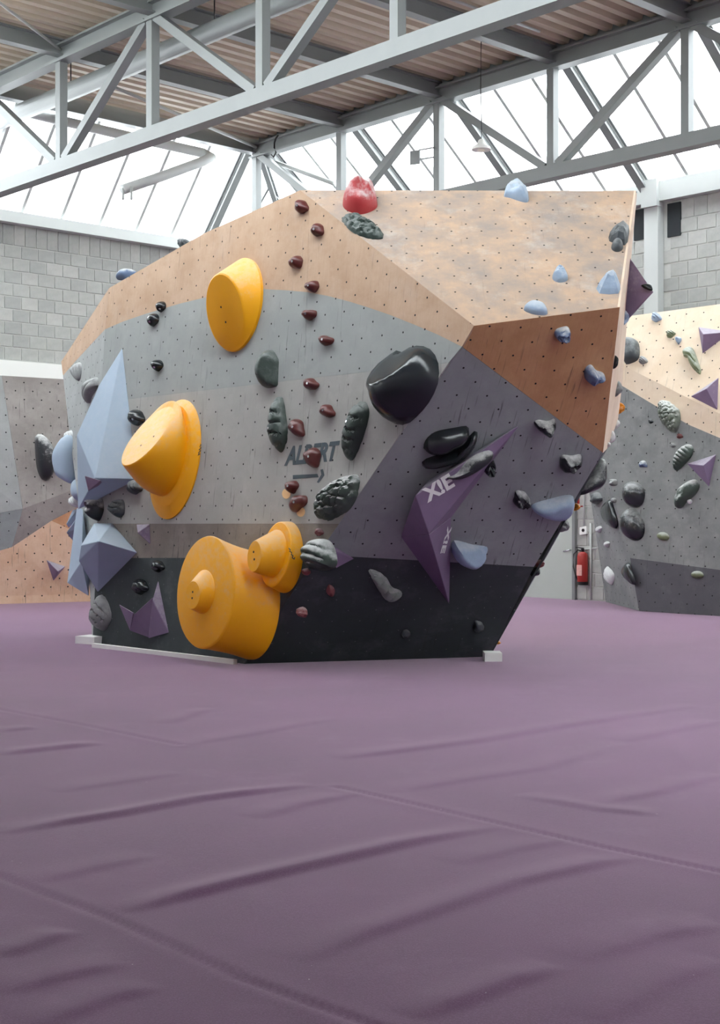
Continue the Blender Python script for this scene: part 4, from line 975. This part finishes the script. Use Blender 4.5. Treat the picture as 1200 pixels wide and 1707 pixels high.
tube('hose', [eo + UP * (sc_ * .93), eo + UP * (sc_ * .97) + D1 * .10, eo + UP * sc_ * .85 + D1 * .19, eo + UP * sc_ * .5 + D1 * .20, eo + UP * sc_ * .25 + D1 * .15, eo + UP * sc_ * .12 + D1 * .11], .013, BLACKP, ex)
sg = empty('fire_sign', wp(967, 842, .01), 'red and white fire safety sign on the block wall above the switch', 'sign')
pxp = lambda poly, mt, nm, off: slab(nm, [wp(u, v, off) for u, v in poly], .004, -D2, mt, sg)
pxp([(959, 829), (972, 828), (972, 855), (959, 857)], REDX, 'plate', .012)
pxp([(962, 840), (967, 840), (967, 848), (962, 849)], WHITEP, 'symbol', .015); pxp([(968, 838), (971, 838), (971, 842), (968, 842)], WHITEP, 'symbol', .015)
sw = empty('switch_box', wp(971, 884, .03), 'small white wall box with a round button above the fire extinguisher', 'switch')
slab('box', [wp(966, 879, .05), wp(977, 877, .05), wp(977, 890, .05), wp(966, 892, .05)], .05, -D2, WHITEP, sw)
slab('button', [wp(u, v, .06) for u, v in sh('oval', 971.5, 884, 4.5, 5.5, 0, 12)], .01, -D2, BLACKP, sw)
cd = tube('conduit_pipe', [wp(984.5, 872, .04), wp(984.5, 1000, .04)], .018, STEELW); tag(cd, 'thin white conduit running down the wall right of the extinguisher', 'pipe')
cd = tube('conduit_pipe', [wp(973, 790, .04), wp(973, 877, .04)], .014, STEELW); tag(cd, 'thin white conduit dropping into the wall box', 'pipe')
cd = tube('conduit_pipe', [wp(973, 916, .03), wp(994, 914, .03)], .012, STEELW); tag(cd, 'short horizontal white conduit behind the extinguisher head', 'pipe')

# ================================================================== ROOF SERVICES
dct = empty('round_duct', W(12, 11.4, 8.06), 'thick round white pipe under the roof deck behind the near truss', 'duct')
tube('pipe', [W(0, 11.4, 8.04), W(A_L - .6, 11.4, 8.04)], .135, STEEL, dct, 18)
for a in (18.9, 15.2, 12.2): tube('hanger', [W(a, 11.4, 8.15), W(a, 11.4, ZDK)], .01, BLACKP, dct, 6)
gp = empty('bent_pipe', at(280, 250, 24), 'thin grey bent pipe hanging in front of the left skylight', 'pipe')
tube('pipe', [at(-20, 172, 23.2), at(110, 203, 23.6), at(235, 232, 24.0), at(338, 255, 24.3), at(352, 262, 24.25), at(338, 269, 24.0), at(270, 294, 23.4), at(205, 316, 22.8)], .085, STEELW, gp, 14)
tube('outlet', [at(205, 314, 22.8), at(205, 333, 22.8)], .022, STEELW, gp, 8); tube('outlet', [at(219, 311, 22.8), at(219, 333, 22.8)], .022, STEELW, gp, 8)
pl_ = empty('pendant_lamp', at(802, 240, 20.6), 'small white pendant lamp hanging from the roof deck', 'lamp')
top = at(802, 110, 20.6); top.z = ZDK
tube('cable', [top, at(801, 150, 20.6), at(803, 215, 20.6), at(802, 232, 20.6)], .008, BLACKP, pl_, 6)
lo_ = at(802, 250, 20.6)
lathe('shade', lo_, [(.145, 0), (.135, .04), (.06, .09), (.045, .14), (.02, .16)], WHITEP, pl_)
lathe('bulb', lo_ - UP * .03, [(.03, 0), (.055, .02), (.05, .05)], mat_plain('bulb_glass', (245, 240, 225), .3), pl_, 12)
hs = empty('hanging_sign', at(693, 262, 22.6), 'small white bracket plate fixed to a truss post near the middle', 'sign')
PB = Plane(-D2, D2 * (16.4 - .1))
slab('plate', [PB.hit(683, 252), PB.hit(699, 250), PB.hit(699, 273), PB.hit(683, 275)], .02, -D2, STEEL, hs)
for v in (249, 265): tube('bracket', [PB.hit(699, v + 1), PB.hit(723, v - 3)], .013, STEEL, hs, 6)
rp = empty('hoist_hook', at(457, 245, 24), 'dark hoist hook hanging from the roof corner beam', 'hook')
tube('strap', [PB.hit(464, 226), PB.hit(460, 230), PB.hit(457, 238), PB.hit(457, 247)], .018, BLACKP, rp, 8)
tube('hook', [PB.hit(457, 245), PB.hit(460, 254), PB.hit(456, 262), PB.hit(452, 258)], .014, BLACKP, rp, 8)
cb = tube('cable_run', [W(13.0, 13.4, ZDK - .06), W(13.0, 15.6, ZDK - .06)], .02, STEELW); tag(cb, 'thin cable run fixed under the roof deck near the lamp', 'cable')

def rod(p, q, r, label):
    o = tube('brace_rod', [p, q], r, STEELW, None, 8); tag(o, label, 'brace', 'thin roof bracing rods')
nA_ = W(18.17, 10.8, 8.36); fA = at(0, 5, 18.7); rod(nA_, nA_ + (fA - nA_) * 1.5, .022, 'thin bracing rod at the top left corner under the deck')
cN = W(20.5, 16.35, 8.36); rod(cN, at(185, 143, 22.4), .03, 'thin white bracing rod running up to the far deck corner')
rod(W(20.4, 16.5, 8.15), PB.hit(556, 306, -.25), .04, 'sloping brace from the deck corner into the right skylight')

# small dark script marks on two yellow volumes
def script_mark(root, obs, pts, r=.005):
    P = []
    for (u, v) in pts:
        best = None
        for o in obs:
            M = MW[o.name]; Mi = M.inverted(); a = Mi @ CAM; d = (Mi.to_3x3() @ ray(u, v)).normalized()
            ok, lo, nr, _ = o.ray_cast(a, d)
            if ok and (best is None or (lo - a).length < best[0]): best = ((lo - a).length, M @ (lo + nr * .004))
        if best: P.append(best[1])
    if len(P) > 2:
        m = tube('maker_mark', P, r, INKT, root, 6); m['label'] = 'tiny dark handwritten mark'
script_mark(*YOBS[1], [(334.5, 741), (333, 745), (335, 746), (332, 750), (334, 751), (331, 755), (333, 757), (330, 759), (332, 756)])
script_mark(*YOBS[3], [(482, 914), (484, 917), (483, 919), (486, 921), (485, 924), (488, 926), (487, 930), (490, 932), (491, 929)])
